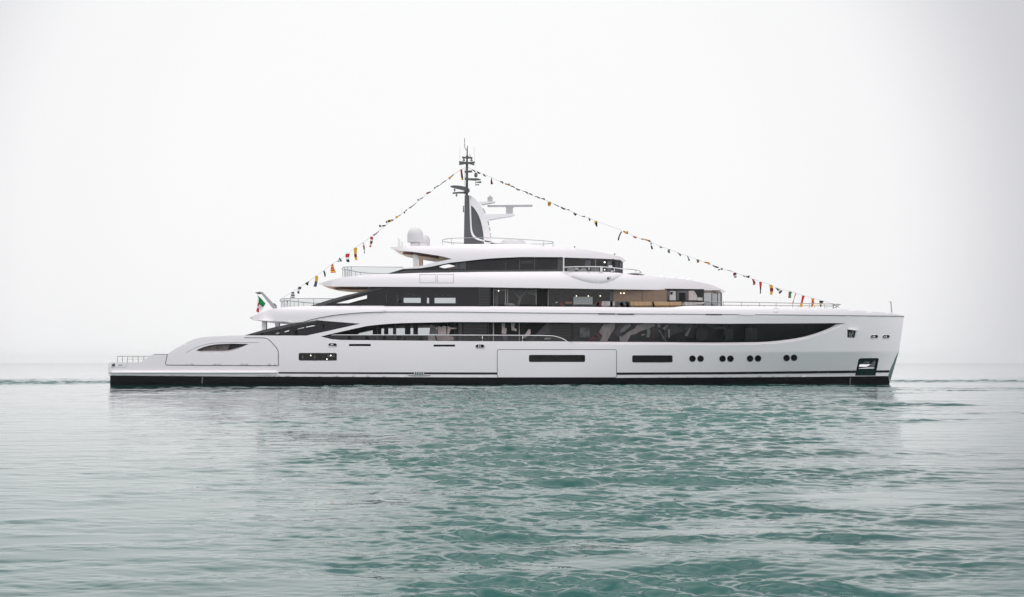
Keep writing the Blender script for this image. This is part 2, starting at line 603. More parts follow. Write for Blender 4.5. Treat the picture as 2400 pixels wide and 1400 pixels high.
def b_h3(px, py):
    b = 4.0
    if px > 1370:
        u = min(1, (px - 1370) / 90.0)
        b = 4.0 * max(0, 1 - u ** 2.6) ** 0.5
    return max(b, 0.1)

def b_u3(px, py):
    b = 4.55
    if px < 1010:
        u = min(1, (1010 - px) / 97.0)
        lim = max(0, 1 - u ** 3.0) ** 0.5
        if py < 610: b *= lim
        else: b -= 0.25 * u * u
    if px > 1310:
        u = min(1, (px - 1310) / 158.0)
        b *= max(0, 1 - u ** 2.4) ** 0.5
    k = max(0, 606 - py)
    k /= 34.0
    b -= 0.12 * k + 0.45 * k ** 4
    return max(b, 0.1)

# ------------------------------------------------------------------ the yacht
YACHT = bpy.data.objects.new("yacht", None)
col.objects.link(YACHT)
tag(YACHT, "long white motor yacht with dark glass decks lying still on the green sea", "yacht")

SEAM1 = [(592, 750.6), (640, 753.2), (697, 756.2), (704, 756)] + cr([(704, 756), (743, 746), (789, 738), (852, 732.5), (914, 731), (1060, 731)], 5)[1:] + \
        [(1220, 733), (1401, 735), (1732, 737), (1938, 739), (2119, 741.5)]
OPEN_TOP = cr([(752, 789), (779, 782.5), (841, 768.5), (872, 763), (935, 758), (1060, 755)], 5) + [(1240, 755.5), (1560, 757.5), (1700, 759), (1960, 760)]
OPEN_LOW = cr([(1984, 757.5), (1948, 775), (1907, 789), (1866, 799.5), (1804, 806.5), (1741, 808.7), (1650, 809), (1560, 808), (1400, 807.5)], 4) + [(1345, 806)]
GLASS_LOW = cr([(1960, 760), (1944, 769), (1907, 783), (1866, 793), (1804, 800.5), (1741, 802.5), (1650, 803), (1560, 802), (1400, 801)], 4) + [(1345, 800.5)]
hull_top = [(258, 850), (262, 849.8), (327, 849.7)] + cr([(327, 849.7), (332, 848), (340, 843), (358, 831), (362, 830)], 3)[1:] + [(392, 830)] + \
           cr([(392, 830), (420, 812.5), (450, 797), (466, 792), (480, 790), (510, 788.3), (537, 787), (572, 786.4)], 4)[1:] + \
           [(645, 786.8), (718, 787), (780, 773.6), (845, 759), (790, 754.8), (743, 751), (706, 756.6)]
seam_f = SEAM1[4:]
BOOT_TOP = [(255, 880.5), (480, 882), (660, 883), (1000, 884.5), (1440, 886), (1700, 885), (1900, 883.5), (1990, 882.5), (2091, 881.5)]
hull_out = hull_top + seam_f + [(stem_px(y), y) for y in (760, 780, 800, 825, 850, 870)] + list(reversed(BOOT_TOP[:-1] + [(2090, 881.5)])) + [(253.5, 872), (253, 865), (254, 856)]
main_hole = OPEN_TOP[:-1] + OPEN_LOW[:1] + OPEN_LOW[1:] + [(1330, 800.5), (1100, 800), (800, 797.3), (777, 795.5)]
EYE = cr([(459, 821.5), (480, 812.8), (505, 807.8), (540, 806), (583, 806.5)], 4) + cr([(583, 806.5), (562, 816), (535, 825), (500, 828.6), (475, 826), (459, 821.5)], 4)[1:-1]
WIN = [rrect(700.5, 828, 789, 845, 3), rrect(1240, 832.5, 1371, 848.5, 3), rrect(1482, 833.5, 1576, 849.5, 3)]
PORT = [(1623, 841), (1642, 841), (1693.5, 841), (1712, 841), (1758, 840.7), (1776.5, 840.5), (1843.5, 839.5), (1861, 839)]
SLOT = [rrect(818, 806.5, 869, 812, .8, 2), rrect(1016, 808, 1066.5, 813, .8, 2)]
LEAD = [rrect(770, 804.5, 789, 812.5, 3), rrect(1115, 807.5, 1135, 816.3, 3.5), rrect(2041, 785, 2057.5, 793.5, 3), rrect(2069, 785, 2084.5, 793.5, 3)]
NOTCH = [(1986, 772), (1990, 773.5), (2000, 775), (2006, 776), (2003, 791.7), (1986, 791.7)]
POCKET = [(2016, 840), (2057, 839.5), (2060, 842), (2052, 881), (2004, 881.3), (2012, 843)]
VENT = rrect(971, 871.5, 994, 881, 1)

mb = sheet(hull_out, [main_hole, EYE, NOTCH, POCKET] + WIN + SLOT + LEAD + [circ(x, y, 7.2) for x, y in PORT], b_hull, thick=0.14, gs=8, gy=2.5)
farh = sheet(hull_out, [main_hole], b_hull, thick=0.14, gs=12, gy=9)
mb.add([(x, -y, z) for x, y, z in farh.v], [tuple(reversed(f)) for f in farh.f], 0, True)
# transom, stem and inner closings
loft([(258, 850), (254, 858), (253.2, 868), (255, 880.5)], b_hull, inset=0.0, mb=mb)
loft([(stem_px(y), y) for y in (741, 760, 780, 800, 825)], b_hull, inset=0.0, ny=3, mb=mb)
loft([(stem_px(y) - .5, y) for y in (825, 850, 881.5)], b_hull, inset=0.0, ny=3, mb=mb)
HULL = mb.build("hull", [WHITE], YACHT)
# the light lip where the side turns in to the dark glass
ribbon(OPEN_LOW, 0.0, GLASS_LOW, 0.42, b_hull, 120).build("glazing_ledge", WHITE, HULL)
ribbon([(1345, 806), (1338, 803.5), (1330, 800.5)], 0.0, [(1345, 800.5), (1338, 800.5), (1330, 800.5)], 0.42, b_hull, 8).build("glazing_ledge", WHITE, HULL)
# bottom paint, stripes
mb = sheet([(BOOT_TOP[0][0] + 3, BOOT_TOP[0][1])] + BOOT_TOP[1:-1] + [(2090, 881.5), (2083, 905), (2070, 945), (258, 945)], [], b_hull, inset=0.02, thick=0.1, gs=12, gy=8, mirror=True)
loft([(258, 880), (258, 945)], b_hull, inset=0.02, mb=mb)
loft([(2090, 881.5), (2083, 905), (2070, 945)], b_hull, inset=0.02, ny=3, mb=mb)
mb.build("bottom_paint", BOOT, YACHT)
st_t = [(653, 872.4), (1000, 873), (1440, 873.5), (1700, 872.3), (1900, 870), (2008, 868.5)]
sheet(st_t + [(2006, 874.6), (1900, 875.8), (1700, 877.8), (1440, 879), (1000, 877.8), (653, 876)], [], b_hull, inset=-0.012, thick=0.02, gs=20).build("cove_stripe", STRIPE, HULL)
sheet([(2054, 868.5), (2085, 868), (2084, 873.5), (2053, 873.7)], [], b_hull, inset=-0.012, thick=0.02, gs=20).build("cove_stripe", STRIPE, HULL)
# steel plate on the cutwater
sheet([(2107, 823), (2106, 826), (2085.5, 897), (2081.5, 884), (2086, 868), (2096, 845), (2102, 831)], [], b_hull, inset=-0.02, thick=0.03, gs=6).build("stem_plate", PLATE, HULL)
# rounded rubbing strake along the stern sides
mb = MB()
tube(mb, [P(x, 873.2, -(b_hull(x, 873) + .02)) for x in np.linspace(257, 648, 40)] + [P(652, 873.2, -(b_hull(652, 873) - .1))], [.08] + [.14] * 38 + [.12, .03], 10)
mb.mirror().build("rubbing_strake", WHITE, HULL)
mb = MB()
tube(mb, [P(x, 878.6, -(b_hull(x, 879) + .0)) for x in np.linspace(262, 648, 30)], .05, 8)
mb.mirror().build("spray_rail", WHITE, HULL)

# big shell doors with their seams
def shell_door(outline, name, holes=()):
    d = sheet(outline, list(holes), b_hull, inset=-0.014, thick=0.01, gs=9, gy=6, back=False).build(name, WHITE, HULL)
    line_strip(outline, 1.25, b_hull, 0.019, True).build("door_seam", SEAM_D, d)
    return d
garage = [(393.5, 830.5)] + cr([(393.5, 830.5), (421, 813.3), (451, 798), (467, 793), (481, 791.2), (511, 789.6), (560, 788.8)], 4)[1:] + [(560, 792), (615, 792.2)] + \
         cr([(615, 792.2), (625, 794), (633, 799), (648, 816), (652, 824)], 3)[1:] + [(652.5, 856), (650, 857.5), (390, 856), (387.5, 853)]
gd = sheet(garage, [EYE], b_hull, inset=-0.014, thick=0.01, gs=9, gy=6, back=False).build("garage_door", WHITE, HULL)
line_strip([(572, 792), (615, 792.2)] + cr([(615, 792.2), (625, 794), (633, 799), (648, 816), (652, 824)], 3)[1:] + [(652.5, 856), (650, 857.5), (390, 856), (387.5, 853), (392.5, 830.5)], 1.5, b_hull, 0.02).build("door_seam", SEAM_D, gd)
line_strip([(362, 830.6), (392, 830.6)], 1.0, b_hull, 0.02).build("coaming_seam", SEAM, HULL)
line_strip(cr([(436, 827), (455, 817), (480, 808.3), (505, 804.4), (540, 803.3), (607, 803.2)], 5), 0.8, b_hull, 0.021).build("styling_crease", SEAM, gd)
shell_door(rrect(1165.5, 819.8, 1445, 885.2, 4), "shell_door", [WIN[1]])

def pane_window(outline, name, material, inset=0.13, parent=HULL, bf=b_hull):
    return sheet(outline, [], bf, inset=inset, thick=0.02, gs=12, back=False).build(name, material, parent)
def grow(poly, g):
    a = np.array(poly); c = a.mean(0); d = a - c
    return [tuple(c + q * (1 + g / max(1, np.linalg.norm(q)))) for q in d]
for i, q in enumerate(WIN):
    o = pane_window(grow(q, 1.5), "hull_window", OLIVE, 0.16)
    line_strip(q, 0.9, b_hull, 0.016, True).build("window_frame", SEAM_D, o)
    cx = sum(p_[0] for p_ in q) / len(q)
    mbm = MB()
    prism(mbm, [(cx - .5, q[4][1] - 14), (cx + .5, q[4][1] - 14), (cx + .5, q[4][1] + 2), (cx - .5, q[4][1] + 2)], -b_hull(cx, 840) + .13, -b_hull(cx, 840) + .155)
    mbm.mirror().build("mullion", STRIPE, o)
# lit things seen inside the aftmost hull window
mb = MB()
for lx, ly in ((728, 833.5), (766, 842.3), (775, 833.5)):
    prism(mb, circ(lx, ly, 1.2, 8), -b_hull(lx, ly) + .14, -b_hull(lx, ly) + .15)
mb.build("cabin_lamp", LAMP, HULL)
mb = MB()
for a in ((767, 831.5, 784, 837), (736, 832, 739, 841), (708, 833, 711, 840)):
    prism(mb, [(a[0], a[1]), (a[2], a[1]), (a[2], a[3]), (a[0], a[3])], -b_hull(a[0], 838) + .145, -b_hull(a[0], 838) + .155)
mb.build("cabin_furniture", SMOKE, HULL)
for x, y in PORT:
    o = pane_window(circ(x, y, 7.6, 18), "porthole", BLACK, 0.12)
    m3 = MB()
    tube(m3, [P(q[0], q[1], -(b_hull(*q) + .005)) for q in circ(x, y, 7.2, 24)], .022, 6, closed=True)
    m3.mirror().build("rim", SEAM_D, o)
    m3 = MB()
    tube(m3, [P(q[0], q[1], -(b_hull(*q) - .09)) for q in circ(x, y, 4.6, 20)], .02, 6, closed=True)
    m3.mirror().build("inner_ring", DARK, o)
for q in SLOT:
    o = pane_window(grow(q, 1.0), "freeing_port", BLACK, 0.12)
    line_strip([(q[4][0] if 0 else min(p_[0] for p_ in q), max(p_[1] for p_ in q) + .3), (max(p_[0] for p_ in q), max(p_[1] for p_ in q) + .3)], 1.0, b_hull, .01).build("sill", CHROME, o)
for q in LEAD:
    cx = sum(p_[0] for p_ in q) / len(q); cy_ = sum(p_[1] for p_ in q) / len(q)
    o = pane_window(grow(q, 1.0), "fairlead", BLACK, 0.12)
    m3 = MB()
    tube(m3, [P(p_[0], p_[1], -(b_hull(*p_) + .005)) for p_ in q], .04, 6, closed=True)
    m3.mirror().build("rim", CHROME, o)
    m3 = MB()
    for dx in (-3.2, 0.4):
        tube(m3, [P(cx + dx, cy_ - 3.5, -(b_hull(cx, cy_) - .06)), P(cx + dx, cy_ + 3.5, -(b_hull(cx, cy_) - .06))], .05, 8)
    m3.mirror().build("roller", CHROME, o)
# boarding notch near the bow, with its little lid
o = pane_window(grow(NOTCH, 1.0), "boarding_notch", BLACK, 0.13)
m3 = MB(); prism(m3, [(1988, 770.5), (2012, 774.5), (2013, 775.4), (1988, 773)], -b_hull(2000, 774) - .25, -b_hull(2000, 774) + .05); m3.mirror().build("lid", WHITE2, o)
m3 = MB()
for a in ((1991, 778, 1993, 790), (1995.5, 782, 1997, 791), (1998, 776, 2000, 784)):
    prism(m3, [(a[0], a[1]), (a[2], a[1]), (a[2], a[3]), (a[0], a[3])], -b_hull(1995, 780) + .08, -b_hull(1995, 780) + .12)
m3.mirror().build("fitting", GREYBOX, o)
# anchor pocket
def b_pk(px, py): return b_hull(px, py)
pk = sheet(grow(POCKET, 1.0), [], b_hull, inset=0.30, thick=0.02, gs=8, back=False).build("anchor_pocket", GREEN, HULL)
m3 = ribbon(POCKET + POCKET[:1], 0.0, POCKET + POCKET[:1], 0.30, b_hull, 60); m3.build("pocket_side", GREEN, pk)
sheet([(2013, 866), (2050, 866), (2050, 881), (2006, 881.2)], [], b_hull, inset=0.03, thick=0.02, gs=8, back=False).build("wear_plate", GREEN, pk)
m3 = MB()
yb = -b_hull(2030, 858)
prism(m3, [(2016, 848), (2038, 847), (2038, 852), (2015, 853)], yb + .12, yb + .25, 0)
prism(m3, [(2015, 854.5), (2040, 854), (2034, 858.5), (2031, 860), (2013, 860)], yb + .03, yb + .25, 1)
prism(m3, [(2050, 845), (2053, 848), (2047, 866), (2036, 862), (2034, 858), (2042, 853)], yb + .06, yb + .25, 0)
m3.mirror().build("anchor", [SMOKE, CHROME], pk)
m3 = MB()
tube(m3, [P(2012, 864, yb + .02), P(2049, 863, yb + .02)], .07, 8); m3.mirror().build("roller_bar", CHROME, pk)
# side vent grille amidships with its deflector
o = sheet(VENT, [], b_hull, inset=-0.05, thick=0.05, gs=8).build("engine_vent", CHROME, HULL)
m3 = MB()
for k in range(5): prism(m3, [(973 + 4 * k, 873), (975.4 + 4 * k, 873), (975.4 + 4 * k, 879.6), (973 + 4 * k, 879.6)], -b_hull(980, 875) - .06, -b_hull(980, 875) - .052)
m3.mirror().build("vent_slot", STRIPE, o)
sheet([(955, 880), (1011, 880), (1005, 882.2), (961, 882.2)], [], b_hull, inset=-0.02, thick=0.02, gs=12).build("vent_deflector", SEAM, HULL)
# draught marks and small dots on the bottom paint
for x0, x1, ya, yb_ in ((473.5, 475.5, 883, 899), (1992, 1994, 886, 904)):
    sheet([(x0, ya), (x1, ya), (x1 - 1, yb_), (x0 - 1, yb_)], [], b_hull, inset=0.005, thick=0.01, gs=20).build("draught_mark", SEAM, HULL)
m3 = MB()
for k in range(5): prism(m3, circ(970 + 5.3 * k, 901 - 0.5, .8, 6), -b_hull(970, 900) - .004, -b_hull(970, 900) + .03)
m3.mirror().build("through_hull_fitting", SEAM, HULL)
# garage eye window
sheet(grow(EYE, 1.0), [], b_hull, inset=0.45, thick=0.02, gs=10, back=False).build("garage_window", DARK, HULL)
gwin = sheet([(455, 822), (480, 811), (505, 806), (540, 804.5), (533, 822.5)], [], b_hull, inset=0.40, thick=0.02, gs=10, back=False).build("garage_curtain", mat("grey_brown_blind", (0.16, 0.13, 0.125), 0.4, noise=0.5, nscale=1.2, stretch=(5, 1, 1)), HULL)
ribbon(cr([(459, 821.5), (475, 826), (500, 828.6), (535, 825), (562, 816), (583, 806.5)], 5), 0.0, cr([(459, 821), (475, 821.6), (500, 822), (535, 821), (560, 814), (583, 806)], 5), 0.46, b_hull, 40).build("window_ledge", WHITE, HULL)
# stern: platform, its gangway rail, corner lights
mb = loft([(258, 850.3), (327, 850.3), (395, 850.3)], b_hull, inset=0.1, th=.1); mb.build("swim_platform", TEAK, YACHT)
o = sheet([(258, 853), (266, 851.6), (295, 851.8), (295, 860), (270, 860), (257, 861)], [], b_hull, inset=-0.03, thick=0.04, gs=6).build("stern_light_cluster", CHROME, HULL)
m3 = MB()
prism(m3, [(263, 852.8), (276, 852.6), (276, 859), (261, 859.6)], -b_hull(268, 856) - .06, -b_hull(270, 856))
prism(m3, [(277, 855), (294, 855.8), (294, 856.6), (277, 857)], -b_hull(285, 856) - .05, -b_hull(285, 856))
m3.mirror().build("lens", SMOKE, o)
RAIL = MB()
tube(RAIL, [P(275, 835.4, -1.5), P(356, 835.4, -1.5)], .028, 6)
gr = RAIL.build("gangway_rail", WIREM, YACHT)
for x in (275, 287, 299, 311.5, 324, 337):
    m3 = MB(); tube(m3, [P(x, 835.4, -1.5), P(x, 851, -1.5)], .026, 6); m3.build("post", WIREM, gr)
m3 = MB()
for y in (839, 843): tube(m3, [P(299, y, -1.5), P(345, y, -1.5)], .008, 5)
m3.build("wire", WIREM, gr)
# stern wall and beach-club top behind the platform
mb = loft(cr([(392, 831), (420, 813.5), (450, 798), (466, 793), (480, 791), (510, 789.3), (537, 788), (572, 787.4)], 4) + [(645, 787.6), (745, 787.8)], b_hull, inset=0.1)
loft([(394, 850), (392.5, 830.7)], b_hull, inset=0.12, mb=mb)
mb.build("garage_roof", WHITE2, YACHT)

# ---------- aft glass wing of the main deck
wing = cr([(572.5, 786.6), (597, 779.5), (622.5, 772.3), (660, 763.5), (701.7, 755.8)], 4) + [(743, 751), (845, 759), (718, 787)]
slits = [[(647, 781), (656, 778.4), (656, 782.3), (646, 783.5)], [(667, 777.5), (677.5, 774.2), (677, 779), (666.5, 780.4)],
         [(697, 771.3), (713, 767.3), (712.5, 769.5), (696.5, 773.6)], [(717, 766.3), (750, 759.8), (750, 761.6), (716.5, 768.6)], [(757.3, 760), (759.6, 759.6), (759.2, 772), (756.6, 772.5)]]
o = sheet(wing, slits, b_hull, inset=0.06, thick=0.1, gs=10).build("aft_glass_wing", DARK, YACHT); far_copy(o)
m3 = sheet(cr([(580, 785.2), (600, 779), (624, 772.3), (661, 763.8), (700, 756.5)], 4) + [(742, 752.4), (742, 755), (697, 762.5), (640, 775), (600, 784)], [], b_hull, inset=0.045, thick=0.02, gs=10, back=False); m3.build("sloping_cap", DARK2, o)

# ---------- recessed main-deck house (side deck) and flush forward glazing
def b_h1(px, py): return 4.25
H1 = [(800, 755), (1345, 755), (1345, 801), (760, 801)]
near_win = [[(843, 779.5), (873.5, 773.5), (873.5, 784.5), (838, 784.5)], [(894, 769.5), (900, 768.5), (900, 784.5), (893.5, 784.5)], [(910, 767.5), (921, 766.5), (921, 784.5), (910, 784.5)],
            [(928.5, 765), (949, 763.5), (949, 784.5), (928.5, 784.5)], [(962, 762), (968.5, 762), (968.5, 784.5), (962, 784.5)], [(979.5, 762.5), (1024.5, 762.5), (1024.5, 784.5), (979.5, 784.5)]]
mb = sheet(H1, near_win, b_h1, thick=0.12, gs=20, mirror=False)
# the far wall of the saloon is mostly glazed
m2 = sheet(H1, [[(815, 766), (1100, 761), (1100, 800), (800, 800)]], b_h1, thick=0.12, gs=20, mirror=False)
far_ = m2.build("main_deck_house", BLACK, YACHT); far_copy(far_); bpy.data.objects.remove(far_)
house1 = mb.build("main_deck_house", BLACK, YACHT)
for q in near_win:
    sheet(grow(q, .6), [], b_h1, inset=0.05, thick=0.0, gs=20, mirror=False).build("window", G_SIDE, house1)
sheet([(1075, 757), (1083, 757), (1083, 800), (1075, 800)], [], b_h1, inset=-.03, thick=.04, gs=20).build("wall_panel", DARK2, house1)
m3 = MB()
for x, wd in ((884.5, 1.6), (926, 1.2), (1049, .8), (1066, .8), (1145, 1.0)):
    prism(m3, [(x - wd / 2, 757), (x + wd / 2, 757), (x + wd / 2, 800), (x - wd / 2, 800)], -4.36, -4.27)
m3.mirror().build("door_frame", SMOKE, house1)
m3 = MB()
for x, wd in ((1156.5, 2.6), (1217, 1.6)):
    prism(m3, [(x - wd / 2, 757), (x + wd / 2, 757), (x + wd / 2, 800), (x - wd / 2, 800)], -4.5, -4.4)
m3.mirror().build("polished_post", PALE, house1)
def louvre(x0, x1, y0, y1, n, yb, parent, m=DARK):
    m3 = MB()
    for k in range(n):
        y = y0 + (y1 - y0) * (k + .5) / n; h = (y1 - y0) / n * .3
        prism(m3, [(x0, y - h), (x1, y - h), (x1, y + h), (x0, y + h)], yb - .06, yb)
    return m3.mirror().build("louvre", m, parent)
louvre(1086, 1142, 758, 799, 12, -4.27, house1, mat("louvre_black", (0.02, 0.02, 0.022), 0.3))
louvre(1286, 1338, 760, 799, 11, -4.27, house1, mat("louvre_dark", (0.028, 0.028, 0.03), 0.3))
# furnishing shapes added in place of quay reflections in the aft saloon and lobby
def drape(poly, y0, name, m, parent, th=.12, mirror=False):
    m3 = MB(); prism(m3, poly, y0, y0 + th)
    return m3.build(name, m, parent)
IN = house1
drape([(1008, 764), (1011, 757), (1014, 764), (1024, 770), (1024, 784), (1006, 784)], -3.9, "curtain_or_reflection", PALE, IN)
drape([(1026, 764), (1034, 767), (1041, 764), (1046, 766), (1046, 784), (1027, 784)], -4.4, "curtain_or_reflection", PINK, IN)
drape([(1049, 765), (1056, 768), (1070, 769), (1070, 770.5), (1056, 772), (1052, 784), (1048, 784)], -4.4, "curtain_or_reflection", PINK, IN)
drape([(1003, 787), (1018, 786), (1022, 799), (1004, 799)], -4.4, "reflection_block", PALE, IN)
drape([(1022, 786.5), (1050, 787), (1063, 790), (1063, 798), (1040, 799), (1025, 797)], -4.4, "sofa_or_reflection", PINK, IN)
drape([(1176, 757), (1184, 757), (1183, 768), (1188, 770), (1186, 783), (1176, 782)], -4.4, "curtain_or_reflection", PINK, IN)
drape([(1198, 757), (1208, 757), (1205, 768), (1211, 772), (1210, 777), (1199, 774)], -4.4, "curtain_or_reflection", PINK, IN)
drape([(1228, 788), (1238, 773), (1243, 772), (1244, 782), (1234, 790), (1224, 793)], -4.4, "cushion_or_reflection", PINK, IN)
drape([(1177, 783), (1188, 784), (1190, 798), (1180, 798)], -4.4, "reflection_block", SMOKE, IN)
drape([(1240, 800), (1282, 757), (1288, 757), (1288, 783), (1262, 786), (1246, 800)], -4.42, "stair_panel", DARK2, IN)
drape([(1276, 793), (1284, 791.5), (1292, 793), (1291, 795), (1276, 796)], -4.45, "reflection_dab", PALE, IN)

# forward full-beam glazing; furnishing shapes behind it stand in for quay reflections
gl_out = [(1338, 756)] + OPEN_TOP[-4:][1:] + GLASS_LOW[1:-1] + [(1345, 801), (1338, 801)]
mglass = sheet(gl_out, [], b_hull, inset=0.36, thick=0.0, gs=10).build("main_deck_glazing", G_TINT, HULL)
def b_in(px, py): return max(b_hull(px, py) - 1.9, 0.1)
bk = sheet([(1338, 752), (1990, 752), (1960, 790), (1880, 815), (1338, 815)], [], b_in, inset=0, thick=0.02, gs=14).build("saloon_wall", mat("saloon_dark_wall", (0.016, 0.0155, 0.015), 0.35, noise=0.3, nscale=.4), HULL)
def inner(poly, m, name, inset=0.9, th=.1, bf=b_hull):
    cx = sum(q[0] for q in poly) / len(poly)
    m3 = sheet(poly, [], bf, inset=inset, thick=th, gs=10, mirror=False)
    return m3.build(name, m, bk)
inner([(1360, 768), (1382, 768.5), (1382, 791), (1359, 790)], mat("grey_green_reflection", (0.20, 0.23, 0.22), 0.4, noise=0.8, nscale=2.5), "reflection_square", 0.8)
inner([(1375, 800), (1404, 779), (1412, 783), (1403, 793), (1382, 804)], RUST, "reflection_wedge", .7)
inner([(1415, 760), (1441, 757), (1441, 770), (1430, 786), (1423, 800), (1406, 800), (1412, 788), (1404, 778)], PINK, "curtain_or_reflection", .6)
inner([(1398, 797), (1408, 786), (1410, 790), (1404, 801)], SMOKE, "cushion_or_reflection", .6)
inner([(1440, 779), (1452, 764), (1466, 757), (1473, 757), (1464, 768), (1458, 782), (1449, 789)], SMOKE, "curtain_or_reflection", .7)
inner([(1453, 776), (1468, 760), (1480, 758), (1478, 764), (1462, 778), (1455, 780)], GREYBOX, "curtain_or_reflection", .55)
inner([(1462, 786), (1478, 775), (1488, 770), (1493, 762), (1506, 760), (1512, 758), (1533, 758), (1536, 764), (1520, 770), (1500, 777), (1490, 783), (1478, 786), (1470, 801), (1453, 801), (1456, 793)], PINK, "curtain_or_reflection", .6)
inner([(1452, 788), (1456, 788), (1458, 800), (1453, 800)], PALE, "reflection_streak", .5)
inner([(1516, 770), (1523, 769), (1524, 779), (1521, 791), (1515, 790), (1517, 780)], mat("jade_reflection", (0.34, 0.42, 0.38), 0.3, noise=0.4, nscale=3), "reflection_blot", .5)
inner([(1504, 784), (1512, 783), (1511, 785.5), (1503, 787)], PALE, "reflection_fleck", .5)
inner([(1540, 757), (1548, 757), (1547, 768), (1541, 767)], PINK, "curtain_or_reflection", .6)
inner([(1560, 772), (1566, 757), (1624, 758), (1620, 768), (1600, 778), (1580, 784), (1566, 788), (1556, 794)], SMOKE, "sofa_or_reflection", .8)
inner([(1553, 770), (1562, 762), (1566, 764), (1558, 775), (1556, 772)], GREYBOX, "cushion_or_reflection", .55)
inner([(1606, 782), (1617, 768), (1619, 771), (1612, 788), (1606, 788)], GREYBOX, "reflection_sliver", .55)
for a in ((1523, 776, 1525, 797), (1532, 766, 1533.5, 800), (1541, 772, 1542.5, 790), (1566, 772, 1570, 792)):
    inner([(a[0], a[1]), (a[2], a[1]), (a[2], a[3]), (a[0], a[3])], PALE if a[0] > 1560 else RUST, "reflection_bar", .5, .05)
inner([(1543, 773), (1560, 800), (1562, 800), (1546, 774)], GREYBOX, "reflection_strut", .5, .04)
inner([(1545, 770), (1556, 797), (1553, 797)], SMOKE, "reflection_strut", .52, .04)
m3 = MB()
for rr in (52, 40, 27):
    pts = [P(1685 + rr * .55 * math.cos(t), 757.5 + rr * .26 * math.sin(t), -(b_hull(1685, 760) - .9)) for t in np.linspace(.1, math.pi - .1, 24)]
    tube(m3, pts, [.03 + .07 * math.sin(i / 23 * math.pi) for i in range(24)], 8)
m3.build("reflection_rings", SMOKE, bk)
inner([(1696, 771), (1719, 771), (1719, 796), (1702, 796), (1702, 786), (1696, 786)], mat("dim_reflection_flat", (0.05, 0.05, 0.052), 0.3), "cabinet_or_reflection", .7)
inner([(1747, 769), (1775, 770), (1775, 799), (1747, 799)], mat("dim_reflection_slab", (0.045, 0.044, 0.042), 0.3), "reflection_slab", .7)
inner([(1596, 780)] + circ(1655, 786, 14, 16) + [(1596, 788)], mat("dim_round", (0.028, 0.028, 0.032), 0.4), "reflection_round", .9) if False else None
inner(circ(1645, 785, 14, 20), mat("dim_round", (0.034, 0.034, 0.04), 0.4), "reflection_disc", .9)
m3 = MB()
for x in (1591, 1601, 1640, 1700, 1760): tube(m3, [P(x, 757, -b_hull(x, 770) + .34), P(x, 802, -b_hull(x, 770) + .34)], .02, 6)
m3.mirror().build("mullion", STRIPE, mglass)

# side-deck rail with its glass
rl = [(776, 785.5), (900, 785.5), (1100, 786), (1240, 786.5)] + cr([(1240, 786.5), (1285, 787.3), (1302, 789), (1318, 794), (1329, 800.3)], 4)[1:]
m3 = MB(); tube(m3, [P(x, y, -(b_hull(x, y) - .08)) for x, y in resample(rl, 15, False)], .045, 8)
rail1 = m3.build("side_deck_rail", CHROME, YACHT); far_copy(rail1)
sheet([(762, 789)] + rl + [(1320, 801), (1100, 801), (800, 798.5), (777, 796.5)], [], b_hull, inset=0.1, thick=0.0, gs=16).build("glass_panel", glass("rail_glass", (0.55, .55, .56), 1.4), rail1)
for x in (1130.5, 1225): 
    m3 = MB(); tube(m3, [P(x, 786, -(b_hull(x, 790) - .08)), P(x, 801, -(b_hull(x, 790) - .08))], .03, 6); m3.mirror().build("post", CHROME, rail1)
# main deck and its ceiling
loft([(572, 801), (760, 801), (1000, 803), (1500, 806), (1900, 806), (1990, 800)], b_hull, inset=0.16, th=.1).build("main_deck", TEAK, YACHT)
loft([(597, 751), (640, 753.2), (697, 756), (740, 752), (800, 752), (1060, 754.5), (1560, 756.5), (1960, 758), (2000, 758)], b_hull, inset=0.16).build("main_deck_ceiling", WHITE2, YACHT)

# ---------- upper deck band
u1_top = cr([(584, 744.3), (592, 741.2), (602, 737.3), (620, 730.5), (637, 725.6), (660, 721.2), (680, 719.9)], 4) + [(693, 719.2), (727, 717.8), (862, 717), (1138, 718), (1380, 719.8), (1500, 721)] + \
         cr([(1500, 721), (1569, 721), (1590, 719.3), (1610, 717.6), (1640, 717.3)], 4)[1:] + [(1686, 718), (1760, 719), (1850, 720.8), (1969, 724), (2052, 731), (2089, 734.5), (2110, 738.5), (2119, 741)]
u1_bot = SEAM1
U1o = u1_top + list(reversed([(x, y - .2) for x, y in u1_bot[:-1]]))
mb = sheet(U1o, [], b_u1, thick=0.14, gs=8, gy=4, mirror=True)
loft([(584, 744.3), (588, 747.5), (592, 750.6)], b_u1, inset=0.0, mb=mb)
loft([(592, 750.6), (640, 753), (697, 756), (704, 756)], b_u1, inset=0.0, mb=mb)
loft(u1_top[:26], b_u1, inset=0.02, mb=mb, camber=.05)
loft([(1969, 724), (2052, 731), (2089, 734.5), (2110, 738.5), (2119, 741)], b_u1, inset=0.02, mb=mb, camber=.05)
U1 = mb.build("upper_deck_bulwark", WHITE, YACHT)
line_strip([(x, y + .2) for x, y in SEAM1[4:]], 1.1, lambda x, y: b_hull(x, y) + .045, 0.012).build("band_seam", SEAM_D, U1)
for a in ((1402, 1442, 735.6), (1446, 1487, 736.2), (1654, 1692, 737.2)):
    line_strip([(a[0], a[2]), (a[1], a[2] + .3)], 2.2, lambda x, y: b_hull(x, y) + .05, 0.02).build("scupper", BLACK, U1)
for a in ((1733, 1770, 738.3),):
    line_strip([(a[0], a[2]), (a[1], a[2])], 2.2, lambda x, y: b_hull(x, y) + .05, 0.02).build("scupper_plate", WHITE2, U1)
line_strip(rrect(1814, 723, 1823.5, 732, .5, 1), .7, b_u1, .008, True).build("hatch_seam", SEAM, U1)
